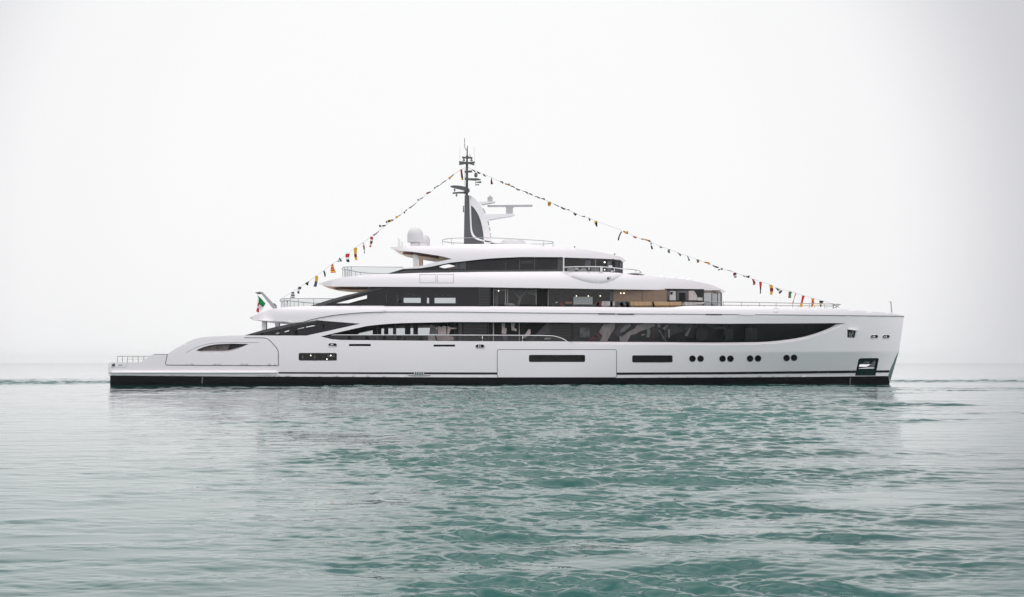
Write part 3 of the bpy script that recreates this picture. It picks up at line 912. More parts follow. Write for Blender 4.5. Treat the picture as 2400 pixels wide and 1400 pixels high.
loft([(597, 745), (640, 727), (700, 723), (1500, 724.5), (1900, 725), (2050, 732)], b_u1, inset=0.2, th=.12).build("upper_deck", TEAK, YACHT)
for s in (-1, 1):
    m3 = MB(); 
    a = P(614.5, 750, -3.4); b = P(624.5, 750, -3.4); zb = P(0, 790, -3.4).z
    box(m3, a.x, b.x, s * 3.4 - .15, s * 3.4 + .15, zb, a.z + .2)
    box(m3, b.x, b.x + .04, s * 3.4 - .13, s * 3.4 + .13, zb, a.z + .2, 1)
    m3.build("deck_pillar", [WHITE2, RUST], YACHT)
# ensign staff
m3 = MB()
prism(m3, [(610, 685.2), (615, 684.4), (650, 721.5), (648, 724.5), (640, 723.5)], -.18, .18, 0, 0)
es = m3.build("ensign_staff", mat("pale_grey_staff", (0.32, 0.32, 0.33), 0.35), YACHT)
m3 = MB(); prism(m3, [(599, 685.6), (607, 685), (607, 684), (610, 684), (612, 687), (613, 690), (605, 689.6), (599, 687.5)], -.07, .07, 0, 0); m3.build("staff_fitting", SMOKE, es)
m3 = MB(); tube(m3, [P(604, 688, 0), P(604, 737, 0)], .012, 5); m3.build("halyard", WIREM, es)
m3 = MB(); prism(m3, [(638, 714), (643, 711), (648, 716), (648, 721), (645, 718)], -.1, .1, 0, 0); m3.build("cleat", SMOKE, es)

def rail(path, bf, inset, r, posts, base, name, m=RAILM, wrap=None):
    m3 = MB()
    pts = [P(x, y, -max(bf(x, y) - inset, .02)) for x, y in resample(path, 12, False)]
    end = P(path[-1][0], path[-1][1], 0)
    if wrap == 'first': pts = [Vector((p_.x, -p_.y, p_.z)) for p_ in reversed(pts)] + pts
    if wrap == 'last': pts = pts + [Vector((p_.x, -p_.y, p_.z)) for p_ in reversed(pts)]
    tube(m3, pts, r, 8)
    o = m3.build(name, m, YACHT)
    if not wrap: far_copy(o)
    for x in posts:
        yt = pinterp(path, x); yb = pinterp(base, x)
        m4 = MB(); tube(m4, [P(x, yt, -(bf(x, yt) - inset)), P(x, yb + 1, -(bf(x, yt) - inset))], r * .7, 6)
        far_copy(m4.build("post", m, o))
    return o
# aft terrace rail on the upper deck (runs round the stern)
def b_r1(px, py):
    b = 4.9
    if px < 760: b *= max(0, 1 - ((760 - px) / 104.0) ** 4) ** .5
    return b
ra = rail([(656.5, 707), (657, 703)] + cr([(657, 703), (660, 701), (668, 700), (690, 700)], 3)[1:] + [(785, 700.4)], b_r1, 0, .032, (659, 666, 680, 699, 735), [(650, 722), (700, 719.5), (800, 717)], "terrace_rail", wrap='first')
sheet([(660, 702), (790, 702), (760, 717.5), (700, 719), (660, 721)], [], b_r1, inset=0.02, thick=0, gs=10).build("glass_panel", G_CLEAR, ra)
# foredeck rail
fr_path = [(1141, 718), (1146, 711.5)] + cr([(1146, 711.5), (1151, 706), (1157, 703.2), (1170, 702.8)], 3)[1:] + [(1380, 705.5), (1560, 707), (1690, 708), (1800, 709.6), (1940, 712.6), (1962, 713.3), (1970, 714)]
fb = [(x, y) for x, y in u1_top if x > 1100]
rf = rail(fr_path, b_u1, .35, .032, (1345, 1450, 1520, 1588, 1696, 1738, 1780, 1819, 1858, 1897, 1933, 1960), fb, "foredeck_rail", wrap='last')
sheet([(1147, 718.5), (1158, 704), (1380, 706.5), (1690, 709), (1690, 718.6), (1600, 719), (1500, 722), (1380, 721)], [], b_u1, inset=.36, thick=0, gs=14).build("glass_panel", G_CLEAR, rf)
m3 = MB(); tube(m3, [P(1953, 713, -1.2), P(1953, 724, -1.2)], .05, 6); tube(m3, [P(1953, 713, -1.2), P(1966, 721, -1.2)], .03, 6); tube(m3, [P(1956, 722, -1.2), P(1968, 714, -1.2)], .03, 6); m3.build("folded_ladder", WIREM, rf)
# jackstaff at the stem
m3 = MB(); prism(m3, [(2085, 707), (2089, 707.2), (2091.4, 733), (2088.8, 733), (2087, 710), (2085, 708.8)], -.05, .05, 0, 0)
m3.build("jackstaff", RAILM, YACHT)

# ---------- upper deck house
t2_out = [(727, 717.6), (768, 704.3), (810, 692.6), (866, 680.3), (866, 672), (1150, 673), (1150, 718.3), (862, 717.6)]
w2 = [[(787, 711.3), (860, 692.2), (860, 703.5), (826, 711.8)], [(933, 693), (942, 691.3), (986, 691.3), (986, 710.3), (933, 710)], [(1001, 692), (1005.7, 692), (1005.7, 711), (1000.5, 711)], [(1018.5, 692.3), (1067.5, 692.3), (1067.5, 711), (1018.5, 711)]]
mb = sheet(t2_out, w2, b_t2, thick=0.1, gs=12, mirror=False)
far = sheet(t2_out, [[(787, 711.3), (860, 692.2), (860, 703.5), (826, 711.8)], [(925, 686), (1110, 686), (1110, 714.5), (925, 714.5)]], b_t2, thick=0.1, gs=12, mirror=False)
far_ = far.build("upper_deck_wing", DARK, YACHT); far_copy(far_); bpy.data.objects.remove(far_)
T2 = mb.build("upper_deck_wing", DARK, YACHT)
sheet([(732, 716.8), (768, 705), (810, 693.2), (866, 681), (905, 673.5), (880, 680.5), (812, 698), (770, 711), (757, 716.8)], [], b_t2, inset=-.02, thick=.03, gs=12).build("sloping_cap", DARK2, T2)
for q in w2[1:]:
    sheet(grow(q, .5), [], b_t2, inset=.04, thick=0, gs=14, mirror=False).build("window", G_SIDE, T2)
louvre(1122, 1147, 676, 715, 11, -5.16, T2, mat("louvre_wing", (0.03, 0.03, 0.034), 0.3))
m3 = MB()
for x in (905.5, 930.5): prism(m3, [(x - .6, 692), (x + .6, 692), (x + .6, 710), (x - .6, 710)], -5.2, -5.13)
m3.build("trim_strip", SMOKE, T2)
panels = [  # x0, x1, y0, y1, material, name
    (1148, 1156, 674, 724, BLACK, "wall_panel"), (1156, 1190, 674, 724, OLIVE, "side_door"), (1190, 1256.5, 674.5, 724, OLIVE, "window"), (1256.5, 1284.5, 674, 724, BLACK, "doorway"),
    (1284.5, 1437, 676, 724, OLIVE, "window"), (1437.6, 1504.6, 678.5, 724, WOOD, "wood_panel"), (1505.2, 1563, 679, 724, WOOD, "wood_panel"), (1563, 1650, 679.5, 724, DARK, "window")]
H2 = None
mb = MB()
sheet([(1148, 672), (1650, 678), (1650, 725), (1148, 724)], [], b_h2, inset=0.15, thick=0.1, gs=14, mb=mb)
H2 = mb.build("upper_deck_house", BLACK, YACHT)
for x0, x1, y0, y1, m_, nm in panels:
    sheet([(x0, y0), (x1, y0), (x1, y1), (x0, y1)], [], b_h2, inset=0.0, thick=0.06, gs=12).build(nm, m_, H2)
# curved glass at the front of the upper deck house
for x0, x1 in ((1650, 1668), (1668.6, 1692.6)):
    sheet([(x0, 680), (x1, 681), (x1, 725), (x0, 725)], [], b_h2, inset=0.0, thick=0.0, gs=4, gy=10, edge=3).build("curved_window", glass("curved_glass", (.34, .35, .36), 1.5), H2)
def h2(poly, m, nm, inset=-.03, th=.03, bf=b_h2, par=None, mirror=False):
    return sheet(poly, [], bf, inset=inset, thick=th, gs=12, mirror=mirror).build(nm, m, par or H2)
def rect(a, b, c, d): return [(a, b), (c, b), (c, d), (a, d)]
for x0, x1 in ((1156, 1158), (1184, 1186), (1189, 1190.5)): h2(rect(x0, 676, x1, 722), GREYBOX, "door_frame")
h2(rect(1158, 679.5, 1184, 681), GREYBOX, "door_frame"); h2(rect(1161, 682, 1168, 722), SMOKE, "door_leaf")
h2([(1196, 677), (1200, 676.5), (1218, 695), (1236, 677), (1242, 677), (1222, 699), (1216, 722), (1211, 722), (1216, 700)], SMOKE, "curtain_or_reflection")  # angular shapes here draw the dark reflections in the side glass
h2([(1206, 676), (1236, 676.5), (1219, 692)], mat("dim_reflection", (0.06, .06, .062), .5), "blind_or_reflection")
h2([(1242, 678), (1256, 677), (1256, 694), (1235, 688)], mat("dim_reflection_pale", (0.075, .074, .072), .5), "blind_or_reflection")
h2([(1182, 711), (1200, 711.5), (1216, 717), (1216, 722), (1182, 715)], GREYBOX, "bench")
h2(rect(1256, 674.5, 1257.4, 722), GREYBOX, "door_frame"); h2(rect(1284, 675, 1285.4, 722), GREYBOX, "door_frame")
h2(rect(1344, 696, 1389, 714), GREYBOX, "cabinet_or_reflection"); h2([(1344, 716.5), (1389, 714.5), (1404, 708), (1404, 722), (1344, 722)], SMOKE, "sofa_or_reflection")
h2(rect(1430, 676.5, 1436, 722), SMOKE, "curtain_or_reflection")
h2([(1312, 708), (1318, 708), (1318, 722), (1312, 722)], RUST, "chair"); h2([(1325, 707.5), (1342, 708), (1340, 712), (1326, 712)], mat("brown_leather", (.22, .11, .08), .5), "chair"); h2([(1302, 708), (1308, 708), (1306, 710.5), (1302, 711)], PALE, "cushion_or_reflection")
h2([(1400, 708), (1411, 706.5), (1409, 716), (1402, 721), (1396, 718)], RUST, "chair")
h2([(1410, 706.5), (1441, 706.5), (1441, 722), (1412, 722), (1409, 714)], PALE, "curtain_or_reflection")
h2([(1442, 707), (1476, 707), (1480, 722), (1442, 722)], SMOKE, "sofa_or_reflection"); h2([(1452, 712), (1459, 708), (1464, 722), (1455, 722)], PALE, "cushion_or_reflection"); h2([(1466, 708), (1470, 722), (1476, 722), (1473, 709)], PALE, "cushion_or_reflection")
h2([(1475, 707.5), (1484, 707.5), (1484, 722), (1479, 718)], TAN, "sideboard")
for x0, x1 in ((1485, 1526.5), (1527.3, 1568.5), (1569.3, 1597)): h2(rect(x0, 707.5, x1, 722), TAN, "sideboard")
h2([(1527.5, 708), (1532, 708), (1536, 722), (1531, 722)], SMOKE, "chair"); h2([(1563, 682), (1570, 682), (1566, 704), (1564, 704)], SMOKE, "curtain_or_reflection")
h2([(1570, 685), (1572, 682), (1584, 683), (1584, 704), (1569, 704)], PALE, "curtain_or_reflection"); h2([(1571, 685), (1577, 684), (1576, 692), (1571, 690)], BLACK, "mirror")
h2(rect(1586, 681.5, 1613, 704), SMOKE, "door_frame"); h2(rect(1591.5, 686.5, 1606.5, 704), BLACK, "doorway", -.065)
h2([(1614, 682), (1627, 682), (1634, 694), (1633, 704), (1614, 704)], PINK, "curtain_or_reflection"); h2([(1634, 697), (1647, 698), (1647, 705), (1634, 704)], PALE, "sofa_or_reflection"); h2([(1600, 708), (1652, 709), (1652, 722), (1600, 722)], PALE, "sofa_or_reflection")
h2([(1597, 708), (1604, 708), (1605, 722), (1598, 722)], SMOKE, "chair"); h2([(1614, 709), (1633, 710), (1633, 712), (1614, 711)], PINK, "cushion_or_reflection")
m3 = MB()
for x, y in ((1168.5, 682), (1344 + 7, 694), (1379, 694), (1407, 694), (1455, 687.5), (1462.5, 687.5)):
    prism(m3, circ(x, y, 1.1, 8), -b_h2(x, y) - .05, -b_h2(x, y) - .035)
m3.build("ceiling_lamp", LAMP, H2)
for x in (1505, 1563.5): h2(rect(x - .4, 679, x + .4, 722), BLACK, "panel_joint", -.012, .01)
m3 = MB()
for x in (1668.3, 1682): tube(m3, [P(x, 681, -b_h2(x, 700)), P(x, 724, -b_h2(x, 700))], .045, 8)
tube(m3, [P(1690.5, 681, -b_h2(1690.5, 700)), P(1690.5, 724, -b_h2(1690.5, 700))], .06, 8)
m3.mirror().build("window_post", SEAM, H2)

# ---------- upper band with the bridge deck
u2_top = cr([(746, 665.5), (760, 661), (780, 655.5), (801.7, 650.6), (830, 647.5), (872.5, 644.3)], 4) + [(947.5, 641.3), (984, 640), (1130, 637.7), (1317, 636.6), (1410, 636.8)] + \
         cr([(1410, 636.8), (1455, 640.5), (1483, 644.5), (1514, 646.8), (1600, 655), (1660, 666), (1686, 675.7), (1702, 684)], 4)[1:]
u2_bot = [(1691, 686), (1677, 681.6), (1566, 680), (1437, 678.2), (1255, 675.3), (1120, 673.3), (880, 672.3), (790, 672), (768, 671.3), (756, 669.3)]
mb = sheet(u2_top + u2_bot, [], b_u2, thick=0.14, gs=7, gy=4, edge=5, mirror=True)
loft(u2_top[:22], b_u2, inset=0.02, mb=mb, camber=.05)
loft(u2_top[-31:], b_u2, inset=0.02, mb=mb, camber=.12)
loft([(746, 665.5), (756, 669.3)], b_u2, inset=0.0, mb=mb)
loft([(1702, 684), (1691, 686)], b_u2, inset=0.0, mb=mb)
U2 = mb.build("bridge_deck_band", WHITE, YACHT)
def b_bowl(px, py): return b_u2(px, py) + bulge(px, py) + .01
sheet([(1312, 636.7)] + [(x, y) for x, y in BOWL[1:-1]] + [(1462, 641.5), (1454, 640.4), (1410, 636.9), (1360, 636.7)], [], b_bowl, inset=0, thick=.06, gs=5, gy=3, edge=3).build("bridge_wing_station", WHITE, U2)
m3 = MB(); prism(m3, [(1424, 649.5), (1431, 649), (1431, 651), (1427, 655), (1423, 655)], -b_bowl(1427, 652) - .06, -b_bowl(1427, 652) + .06)
tube(m3, [P(1428, 652, -b_bowl(1427, 652) - .07), P(1428, 652, -b_bowl(1427, 652) + .05)], .07, 10, 1)
m3.mirror().build("floodlight", [STRIPE, CHROME], U2)
for q in (rrect(984, 644, 1021.5, 663, .6, 1), rrect(1025, 644, 1063, 663.5, .6, 1)):
    line_strip(q, .75, b_u2, .012, True).build("hatch_seam", SEAM, U2)
line_strip([(984, 641.5), (984, 644)], .7, b_u2, .012).build("hatch_seam", SEAM, U2)
line_strip([(1063.5, 640), (1063.5, 644)], .7, b_u2, .012).build("hatch_seam", SEAM, U2)
for x in (1549, 1577, 1598, 1612):
    m3 = MB(); lathe(m3, P(x, pinterp(u2_top, x) + .3, -b_u2(x, pinterp(u2_top, x)) + .6), [(.35, -.1), (.35, .05), (.25, .12), (.02, .14)], 12); m3.mirror().build("deck_vent", WHITE2, U2)
C2 = loft([(756, 669.5), (768, 671.3), (800, 672.2), (880, 672.5), (1120, 673.5), (1437, 678.4), (1677, 681.7), (1690, 685.7)], b_u2, inset=.03).build("upper_deck_ceiling", BOUNCE_TINT, YACHT)
def slats(x0, x1, py, y0, y1, n, par, slope=0.0):
    m3 = MB()
    a = P(x0, py, -5); b = P(x1, py, -5)
    for k in range(n):
        xa = a.x + (b.x - a.x) * k / n; xb = a.x + (b.x - a.x) * (k + .72) / n
        z = a.z + slope * (k / n)
        box(m3, xa, xb, y0, y1, z - .10, z - .04)
    m3.mirror()
    return m3.build("ceiling_slats", MAROON, par)
slats(779, 864, 672.6, -4.4, -2.2, 14, C2)
slats(900, 1130, 672.9, -4.6, -4.2, 10, C2)
loft([(756, 667), (801, 654), (872, 648), (1130, 641), (1410, 640), (1500, 649), (1660, 668)], b_u2, inset=.15, th=.1).build("bridge_deck", TEAK, YACHT)

# aft rail of the bridge deck
def b_r2(px, py):
    b = 4.5
    if px < 890: b *= max(0, 1 - ((890 - px) / 88.5) ** 4) ** .5
    return b
rb = rail([(802, 632), (802.3, 629)] + cr([(802.3, 629), (806, 626.6), (816, 626), (830, 625.7)], 3)[1:] + [(945, 626.5)], b_r2, 0, .032, (803, 806.5, 815, 823.5), [(790, 650), (872, 644), (950, 640)], "bridge_deck_rail", wrap='first')
sheet([(806, 628), (945, 628), (930, 641), (872, 643.5), (806, 649)], [], b_r2, inset=0.02, thick=0, gs=10).build("glass_panel", G_CLEAR, rb)

# ---------- bridge deck house
t3_out = [(907, 642), (934, 634), (944.6, 630.6), (984, 628.6)] + cr([(984, 628.6), (1010, 625), (1030, 620.7), (1056, 616), (1088, 612.3), (1151, 606), (1224, 602.6)], 4)[1:] + [(1320, 602.6), (1320, 637), (1130, 638.3), (984, 641)]
eye3 = cr([(1029, 626), (1036, 622.7), (1048, 620.2), (1057, 620), (1069.5, 626), (1066, 629.3), (1053, 630.3), (1040, 629)], 3)
mb = sheet(t3_out, [eye3], b_t3, thick=0.1, gs=10, gy=8)
T3 = mb.build("bridge_house", DARK, YACHT); far_copy(T3)
sheet([(1048, 634.2), (1319, 632), (1319, 636), (1048, 637.7), (920, 641), (955, 634)], [], b_t3, inset=-.03, thick=.03, gs=12).build("sill_band", DARK2, T3)
def t3(poly, m, nm, inset=-.02, th=.02): return sheet(poly, [], b_t3, inset=inset, thick=th, gs=12).build(nm, m, T3)
t3([(1068, 616), (1090, 613.2), (1090, 631), (1066, 631)], DARK2, "window")
t3(rect(1090, 613, 1091.2, 632), SMOKE, "window_joint"); t3(rect(1075, 615, 1076, 631), BLACK, "window_joint", -.045, .02)
t3(rect(1217, 606, 1218.2, 631.5), SMOKE, "window_joint"); t3(rect(1252, 606, 1253.2, 631.5), SMOKE, "window_joint"); t3(rect(1185, 615, 1185.8, 631.5), SMOKE, "window_joint")
m3 = MB()
for k in range(6): prism(m3, rect(1221, 613 + k * 3, 1249, 614 + k * 3), -4.32, -4.24)
m3.mirror().build("louvre", SMOKE, T3)
t3(rect(1307, 603.5, 1319, 636), DARK2, "end_panel")
m3 = MB(); prism(m3, rect(1319.5, 602.5, 1322.6, 637), -4.62, -4.3); prism(m3, [(1058, 629.5), (1064, 625), (1065, 625.4), (1059.5, 630)], -4.35, -4.25, 1)
m3.mirror().build("white_post", [WHITE2, SMOKE], T3)
mb = sheet([(1321, 603), (1370, 604), (1460, 608), (1460, 643), (1321, 640)], [], b_h3, inset=1.2, thick=0.05, gs=8)
H3 = mb.build("wheelhouse", BLACK, YACHT)
for x0, x1, gm in ((1323, 1396, OLIVE), (1397, 1420.5, G_DARK), (1421.3, 1436.4, G_TINT), (1437, 1459, G_TINT)):
    sheet([(x0, 604.5 + (x0 - 1323) * .03), (x1, 604.5 + (x1 - 1323) * .03), (x1, 642), (x0, 640)], [], b_h3, inset=0.0, thick=0.0, gs=4, gy=10, edge=3).build("window", gm, H3)
def h3(poly, m, nm, inset=-.03, th=.03): return sheet(poly, [], b_h3, inset=inset, thick=th, gs=6, edge=4).build(nm, m, H3)
h3(rect(1371, 609, 1384, 627), SMOKE, "blind_or_reflection"); h3(rect(1395.6, 605.5, 1396.6, 640), GREYBOX, "mullion"); h3(rect(1436, 607, 1438, 641), BLACK, "mullion")
h3([(1452.3, 610), (1454, 612), (1454.5, 638), (1451.5, 640), (1450.5, 624)], BLACK, "mullion")
h3(rect(1398, 608.5, 1411, 613), GREYBOX, "console", .3); h3(rect(1424, 613, 1433.5, 640), GREYBOX, "helm_chair", .3); h3(rect(1441, 613, 1449, 640), SMOKE, "helm_chair", .3)
h3([(1328, 640), (1330, 628), (1345, 629), (1349, 638), (1365, 628.5), (1372, 629), (1380, 640)], GREYBOX, "sofa_or_reflection", -.03); h3(rect(1347, 628, 1356, 633), PALE, "cushion_or_reflection", -.065)
h3(rect(1385, 628, 1404, 640), mat("grey_seat", (.15, .14, .145), .5), "sofa_or_reflection")
m3 = MB(); prism(m3, rect(1426.5, 622.5, 1435, 628.5), -4.1, -3.9); prism(m3, rect(1432, 634.5, 1438, 637), -4.1, -3.9); m3.build("chart_screen", WHITE2, H3)
m3 = MB(); prism(m3, circ(1417, 615, 1.6, 8), -b_h3(1417, 615) - .05, -b_h3(1417, 615) - .03); prism(m3, circ(1417, 632.5, 1.2, 8), -b_h3(1417, 615) - .05, -b_h3(1417, 615) - .03); m3.build("ceiling_lamp", LAMP, H3)
m3 = MB()
for x in (1453.5, 1457): tube(m3, [P(x, 608, -b_h3(x, 620)), P(x, 642, -b_h3(x, 620))], .05, 8)
m3.mirror().build("window_post", SEAM, H3)
# bridge rail running round the front
def b_r3(px, py):
    b = 5.0
    if px > 1380: b *= max(0, 1 - ((px - 1380) / 123.5) ** 2.6) ** .5
    return b
p3 = [(1322, 627)] + cr([(1322, 627), (1350, 625.8), (1380, 625.6), (1410, 626), (1440, 628.3), (1465, 631), (1485, 632.5), (1497, 635), (1503, 638)], 4)[1:]
rc = rail(p3, b_r3, 0, .045, (1380.5, 1440, 1490, 1502.5), [(1322, 637), (1410, 637), (1455, 641), (1483, 645), (1510, 647)], "bridge_rail", CHROME, wrap='last')
sheet([(1323, 627.5), (1380, 626.5), (1410, 627), (1452, 630.5), (1452, 641), (1410, 637), (1323, 637)], [], b_r3, inset=0.02, thick=0, gs=8).build("glass_panel", G_CLEAR, rc)
m3 = MB(); prism(m3, rect(1407, 624.5, 1412.3, 637.2), -5.08, -4.8); m3.mirror().build("rail_pillar", WHITE2, rc)
m3 = loft([(1478, 643.6), (1514, 646.4)], b_u2, inset=1.0, dz=.12, camber=.1); m3.build("sunpad", WHITE2, U2)

# ---------- hardtop roof
u3_top = cr([(914, 580), (935, 578.5), (963, 577), (1010, 576.8), (1047, 575.7), (1088, 572.5)], 3) + [(1224, 572)] + cr([(1224, 572), (1240, 572.2), (1249, 573.5), (1257, 577), (1275, 577.9)], 3)[1:] + \
         cr([(1275, 577.9), (1310, 579), (1349, 582), (1390, 588.5), (1426, 595.5), (1454.6, 602.5), (1467, 611.5)], 4)[1:]
u3_bot = [(1460, 614.8), (1454, 609.5), (1430, 607.5), (1395, 606), (1320, 603.8), (1320, 603), (1224, 602.6)] + cr([(1224, 602.6), (1151, 606), (1088, 612.5), (1056, 616.2), (1030, 621), (1010, 625.3), (984, 629)], 4)[1:] + [(944.6, 631), (944.6, 628.5)] + \
         cr([(944.6, 628.5), (965, 627), (980, 625), (1000, 620.3), (1015.5, 615.8), (1038, 611.3), (1059, 607.3)], 3)[1:] + [(1045, 603.3), (1030, 600), (968, 590.5), (940, 588.5), (925, 584.5)]
mb = sheet(u3_top + u3_bot, [], b_u3, thick=0.14, gs=7, gy=4, edge=4, mirror=True)
loft(u3_top, b_u3, inset=0.02, mb=mb, camber=.12)
loft([(914, 580), (925, 584.5)], b_u3, inset=0.0, mb=mb)
loft([(1467, 611.5), (1460, 614.8)], b_u3, inset=0.0, mb=mb)
U3 = mb.build("hardtop", WHITE, YACHT)
C3 = loft([(925, 584.6), (940, 588.6), (968, 590.6), (1030, 600.2), (1059, 607.4), (1088, 610), (1151, 605.5), (1224, 602.5), (1320, 603.5), (1395, 606), (1454, 609.7), (1459, 614)], b_u3, inset=.02).build("hardtop_ceiling", BOUNCE_TINT, YACHT)
m3 = MB()
for k in range(16):
    px0 = 943 + k * 5.3; zz = pinterp([(940, 588.6), (968, 590.6), (1030, 600.2)], px0)
    a = P(px0, zz, -4.4); b = P(px0 + 3.8, zz, -4.4)
    box(m3, a.x, b.x, -4.0, -2.6, a.z - .16, a.z - .05)
m3.mirror().build("ceiling_slats", MAROON, C3)
for s, m_ in ((-1, WHITE2), (1, BOUNCE_TINT)):  # far pillar carries the warm bounce light in its colour
    m3 = MB(); a = P(968.4, 588, -3.6); b = P(979.3, 588, -3.6)
    box(m3, a.x, b.x, s * 3.6 - .2, s * 3.6 + .2, P(0, 650, -3.6).z, a.z + .1)
    m3.build("hardtop_pillar", m_, YACHT)
for x in (1346.5, 1440.5):
    m3 = MB(); pt = P(x, pinterp(u3_top, x), -b_u3(x, pinterp(u3_top, x)) + .5)
    tube(m3, [pt - Vector((0, 0, .1)), pt + Vector((0, 0, .08))], .03, 8); tube(m3, [pt + Vector((-.05, 0, .1)), pt + Vector((.07, 0, .12))], .045, 8); m3.mirror().build("deck_light", SEAM, U3)
# roof rail ring
cxr = (P(1037, 565, 0).x + P(1297, 565, 0).x) / 2; hx = (P(1297, 565, 0).x - P(1037, 565, 0).x) / 2; zr = P(1088, 557, -3.2).z
ringp = []
for k in range(72):
    t = 2 * math.pi * k / 72
    cxx = math.copysign(abs(math.cos(t)) ** .75, math.cos(t)); syy = math.copysign(abs(math.sin(t)) ** .8, math.sin(t))
    wy = 2.3 + .9 * sstep(1, -1, cxx)
    ringp.append(Vector((cxr + hx * cxx, wy * syy, zr - .16 * sstep(-.2, 1.0, cxx))))
m3 = MB(); tube(m3, ringp, .03, 6, closed=True); ro = m3.build("roof_rail", RAILM, U3)
for k in (1, 8, 20, 28, 36, 44, 52, 64, 70):
    m4 = MB(); tube(m4, [ringp[k], ringp[k] - Vector((0, 0, .75))], .018, 6); m4.build("post", RAILM, ro)
# low domes and whip aerials on the roof
m3 = MB(); c = P(1203, 572, -.6); lathe(m3, c, [(1.05, -.3), (1.08, .05), (1.0, .25), (.7, .38), (.3, .42), (.02, .43)], 28); m3.build("flat_antenna_dome", DOME, U3)
for (x, yb, yt, r, yy) in ((973.3, 568.5, 533, .66, -2.2), (994, 570, 550, .5, 2.6)):
    m3 = MB(); c = P(x, yb, yy); hh = P(x, yt, yy).z - c.z
    r = 18.6 * (D + yy) / F if yy < 0 else .52
    prof = [(r * .96, 0), (r, .06), (r, hh - r)] + [(r * math.cos(a), hh - r + r * math.sin(a)) for a in np.linspace(.2, 1.5, 8)]
    lathe(m3, c, prof, 28); rd = m3.build("radome", DOME, U3)
    m4 = MB(); lathe(m4, c, [(.42, -.5), (.42, 0)] if yy < 0 else [(.5, -.7), (.5, 0)], 20); m4.build("pedestal", DOME, rd)
for x, yt in ((933.5, 557), (936.5, 561), (940, 566), (943.5, 568)):
    m3 = MB(); tube(m3, [P(x, yt, -1.5), P(x, 579, -1.5)], .014, 5); m3.build("whip_aerial", WIREM, U3)

# ---------- mast
m3 = MB()
prism(m3, [(1089, 458), (1100, 458), (1101, 500), (1102, 540), (1109, 557), (1130, 566), (1158, 571), (1158, 578), (1087, 578), (1087.5, 540)], -.55, .55, 0, -.55)
MAST = m3.build("mast", MASTG, YACHT)
m3 = MB()
stripe = cr([(1100, 458), (1100.5, 490), (1102, 530), (1104, 546), (1110, 557), (1122, 563.5), (1145, 568), (1165, 570.5)], 5)
so_ = cr([(1104, 459), (1104, 490), (1105.5, 528), (1108, 544), (1114.5, 554.5), (1127, 561), (1148, 566), (1165, 569)], 5)
prism(m3, stripe + so_[::-1], -.62, .62, 0, -.62)
m3.build("white_stripe", WHITE2, MAST)
m3 = MB()
inner_c = cr([(1104, 482), (1112, 489), (1120, 501), (1126, 515), (1130, 530), (1133, 548), (1134.5, 566)], 4)
prism(m3, [(1104, 482)] + inner_c[1:] + [(1124, 563), (1113, 553), (1107.5, 544), (1105, 528), (1104, 500)], -.5, .5, 0, -.5)
m3.build("dark_panel", MASTG, MAST)
m3 = MB()
outer_c = cr([(1102, 459), (1110, 463), (1117, 470), (1127, 482), (1135, 497), (1141, 514), (1145, 530), (1148, 548), (1150, 572)], 4)
prism(m3, outer_c + [(1134.5, 572)] + inner_c[::-1] + [(1104, 475)], -.62, .62, 0, -.62, .96)
prism(m3, cr([(1104, 475), (1112, 484.5), (1122, 501), (1128, 515), (1132, 530), (1135, 548), (1136, 570)], 4) + cr([(1134, 570), (1132.8, 548), (1129.6, 530), (1125.5, 515), (1119.5, 501), (1111, 488), (1104, 481)], 4), -.66, -.6, 0, -.62)
fin = m3.build("fin", WHITE2, MAST)
m4 = MB()
for k in range(13):
    t = k / 12; q = outer_c[int(14 + t * 17)]
    a = P(q[0], q[1], -.4); box(m4, a.x - .02, a.x + .10, -.4, .4, a.z - .03, a.z + .03)
m4.build("ladder_rungs", PALEG, fin)
m3 = MB()
prism(m3, [(1119, 473.5), (1158, 472.3), (1162, 473.2), (1150, 475.8), (1127, 480)], -.5, .5, 0, -.5, .8)
arm = m3.build("radar_platform", WHITE2, MAST)
m4 = MB(); prism(m4, rrect(1142.6, 461.8, 1154.6, 473, .8, 2), -.22, .22, 0, -.22); prism(m4, rect(1148, 458, 1149.6, 462), -.04, .04, 0, -.04); prism(m4, rect(1146.6, 459.2, 1151, 460.6), -.08, .08, 0, 0); m4.build("camera_box", PALEG, arm)
m3 = MB()
prism(m3, [(1136, 502.5), (1200, 501.3), (1207, 502), (1208.5, 503.2), (1202, 506.5), (1170, 511), (1143, 516)], -.5, .5, 0, -.5, .85)
arm2 = m3.build("radar_platform", WHITE2, MAST)
m4 = MB(); prism(m4, [(1186, 488), (1202.5, 487), (1202, 502), (1186, 502)], -.28, .28, 0, -.28); prism(m4, [(1184, 485), (1206, 485), (1200, 488.5), (1189, 488.5)], -.15, .15, 0, -.15); m4.build("radar_pedestal", PALEG, arm2)
m4 = MB(); prism(m4, [(1142.5, 481.2), (1248, 480), (1248, 484.6), (1142.5, 485)], -.12, .12, 0, -.12); m4.build("radar_scanner", PALEG, arm2)
# topmast
m3 = MB()
tube(m3, [P(1094, 462, 0), P(1094.5, 420, 0), P(1094.5, 385, 0), P(1095, 360, 0), P(1095.6, 342, 0)], [.11, .11, .10, .06, .035], 10)
tube(m3, [P(1089.5, 459, .0), P(1090, 395, .0)], .02, 6)
top = m3.build("topmast", MASTG, MAST)
m3 = MB(); tube(m3, [P(x, y, 0) for x, y in cr([(1089, 324), (1089, 340), (1089.6, 347), (1094, 353)], 5)], .03, 6); m3.build("whip_aerial", MASTG, top)
for x in (1078, 1111.5):
    m3 = MB(); tube(m3, [P(x, 344, 0), P(x, 380, 0)], .01, 5); m3.build("whip_aerial", WIREM, top)
m3 = MB()
prism(m3, [(1083, 367.5), (1092, 368.5), (1092, 366), (1098, 366), (1099, 368.5), (1106, 368.5), (1108, 371), (1098, 372), (1083, 371)], -.14, .14, 0, 0)
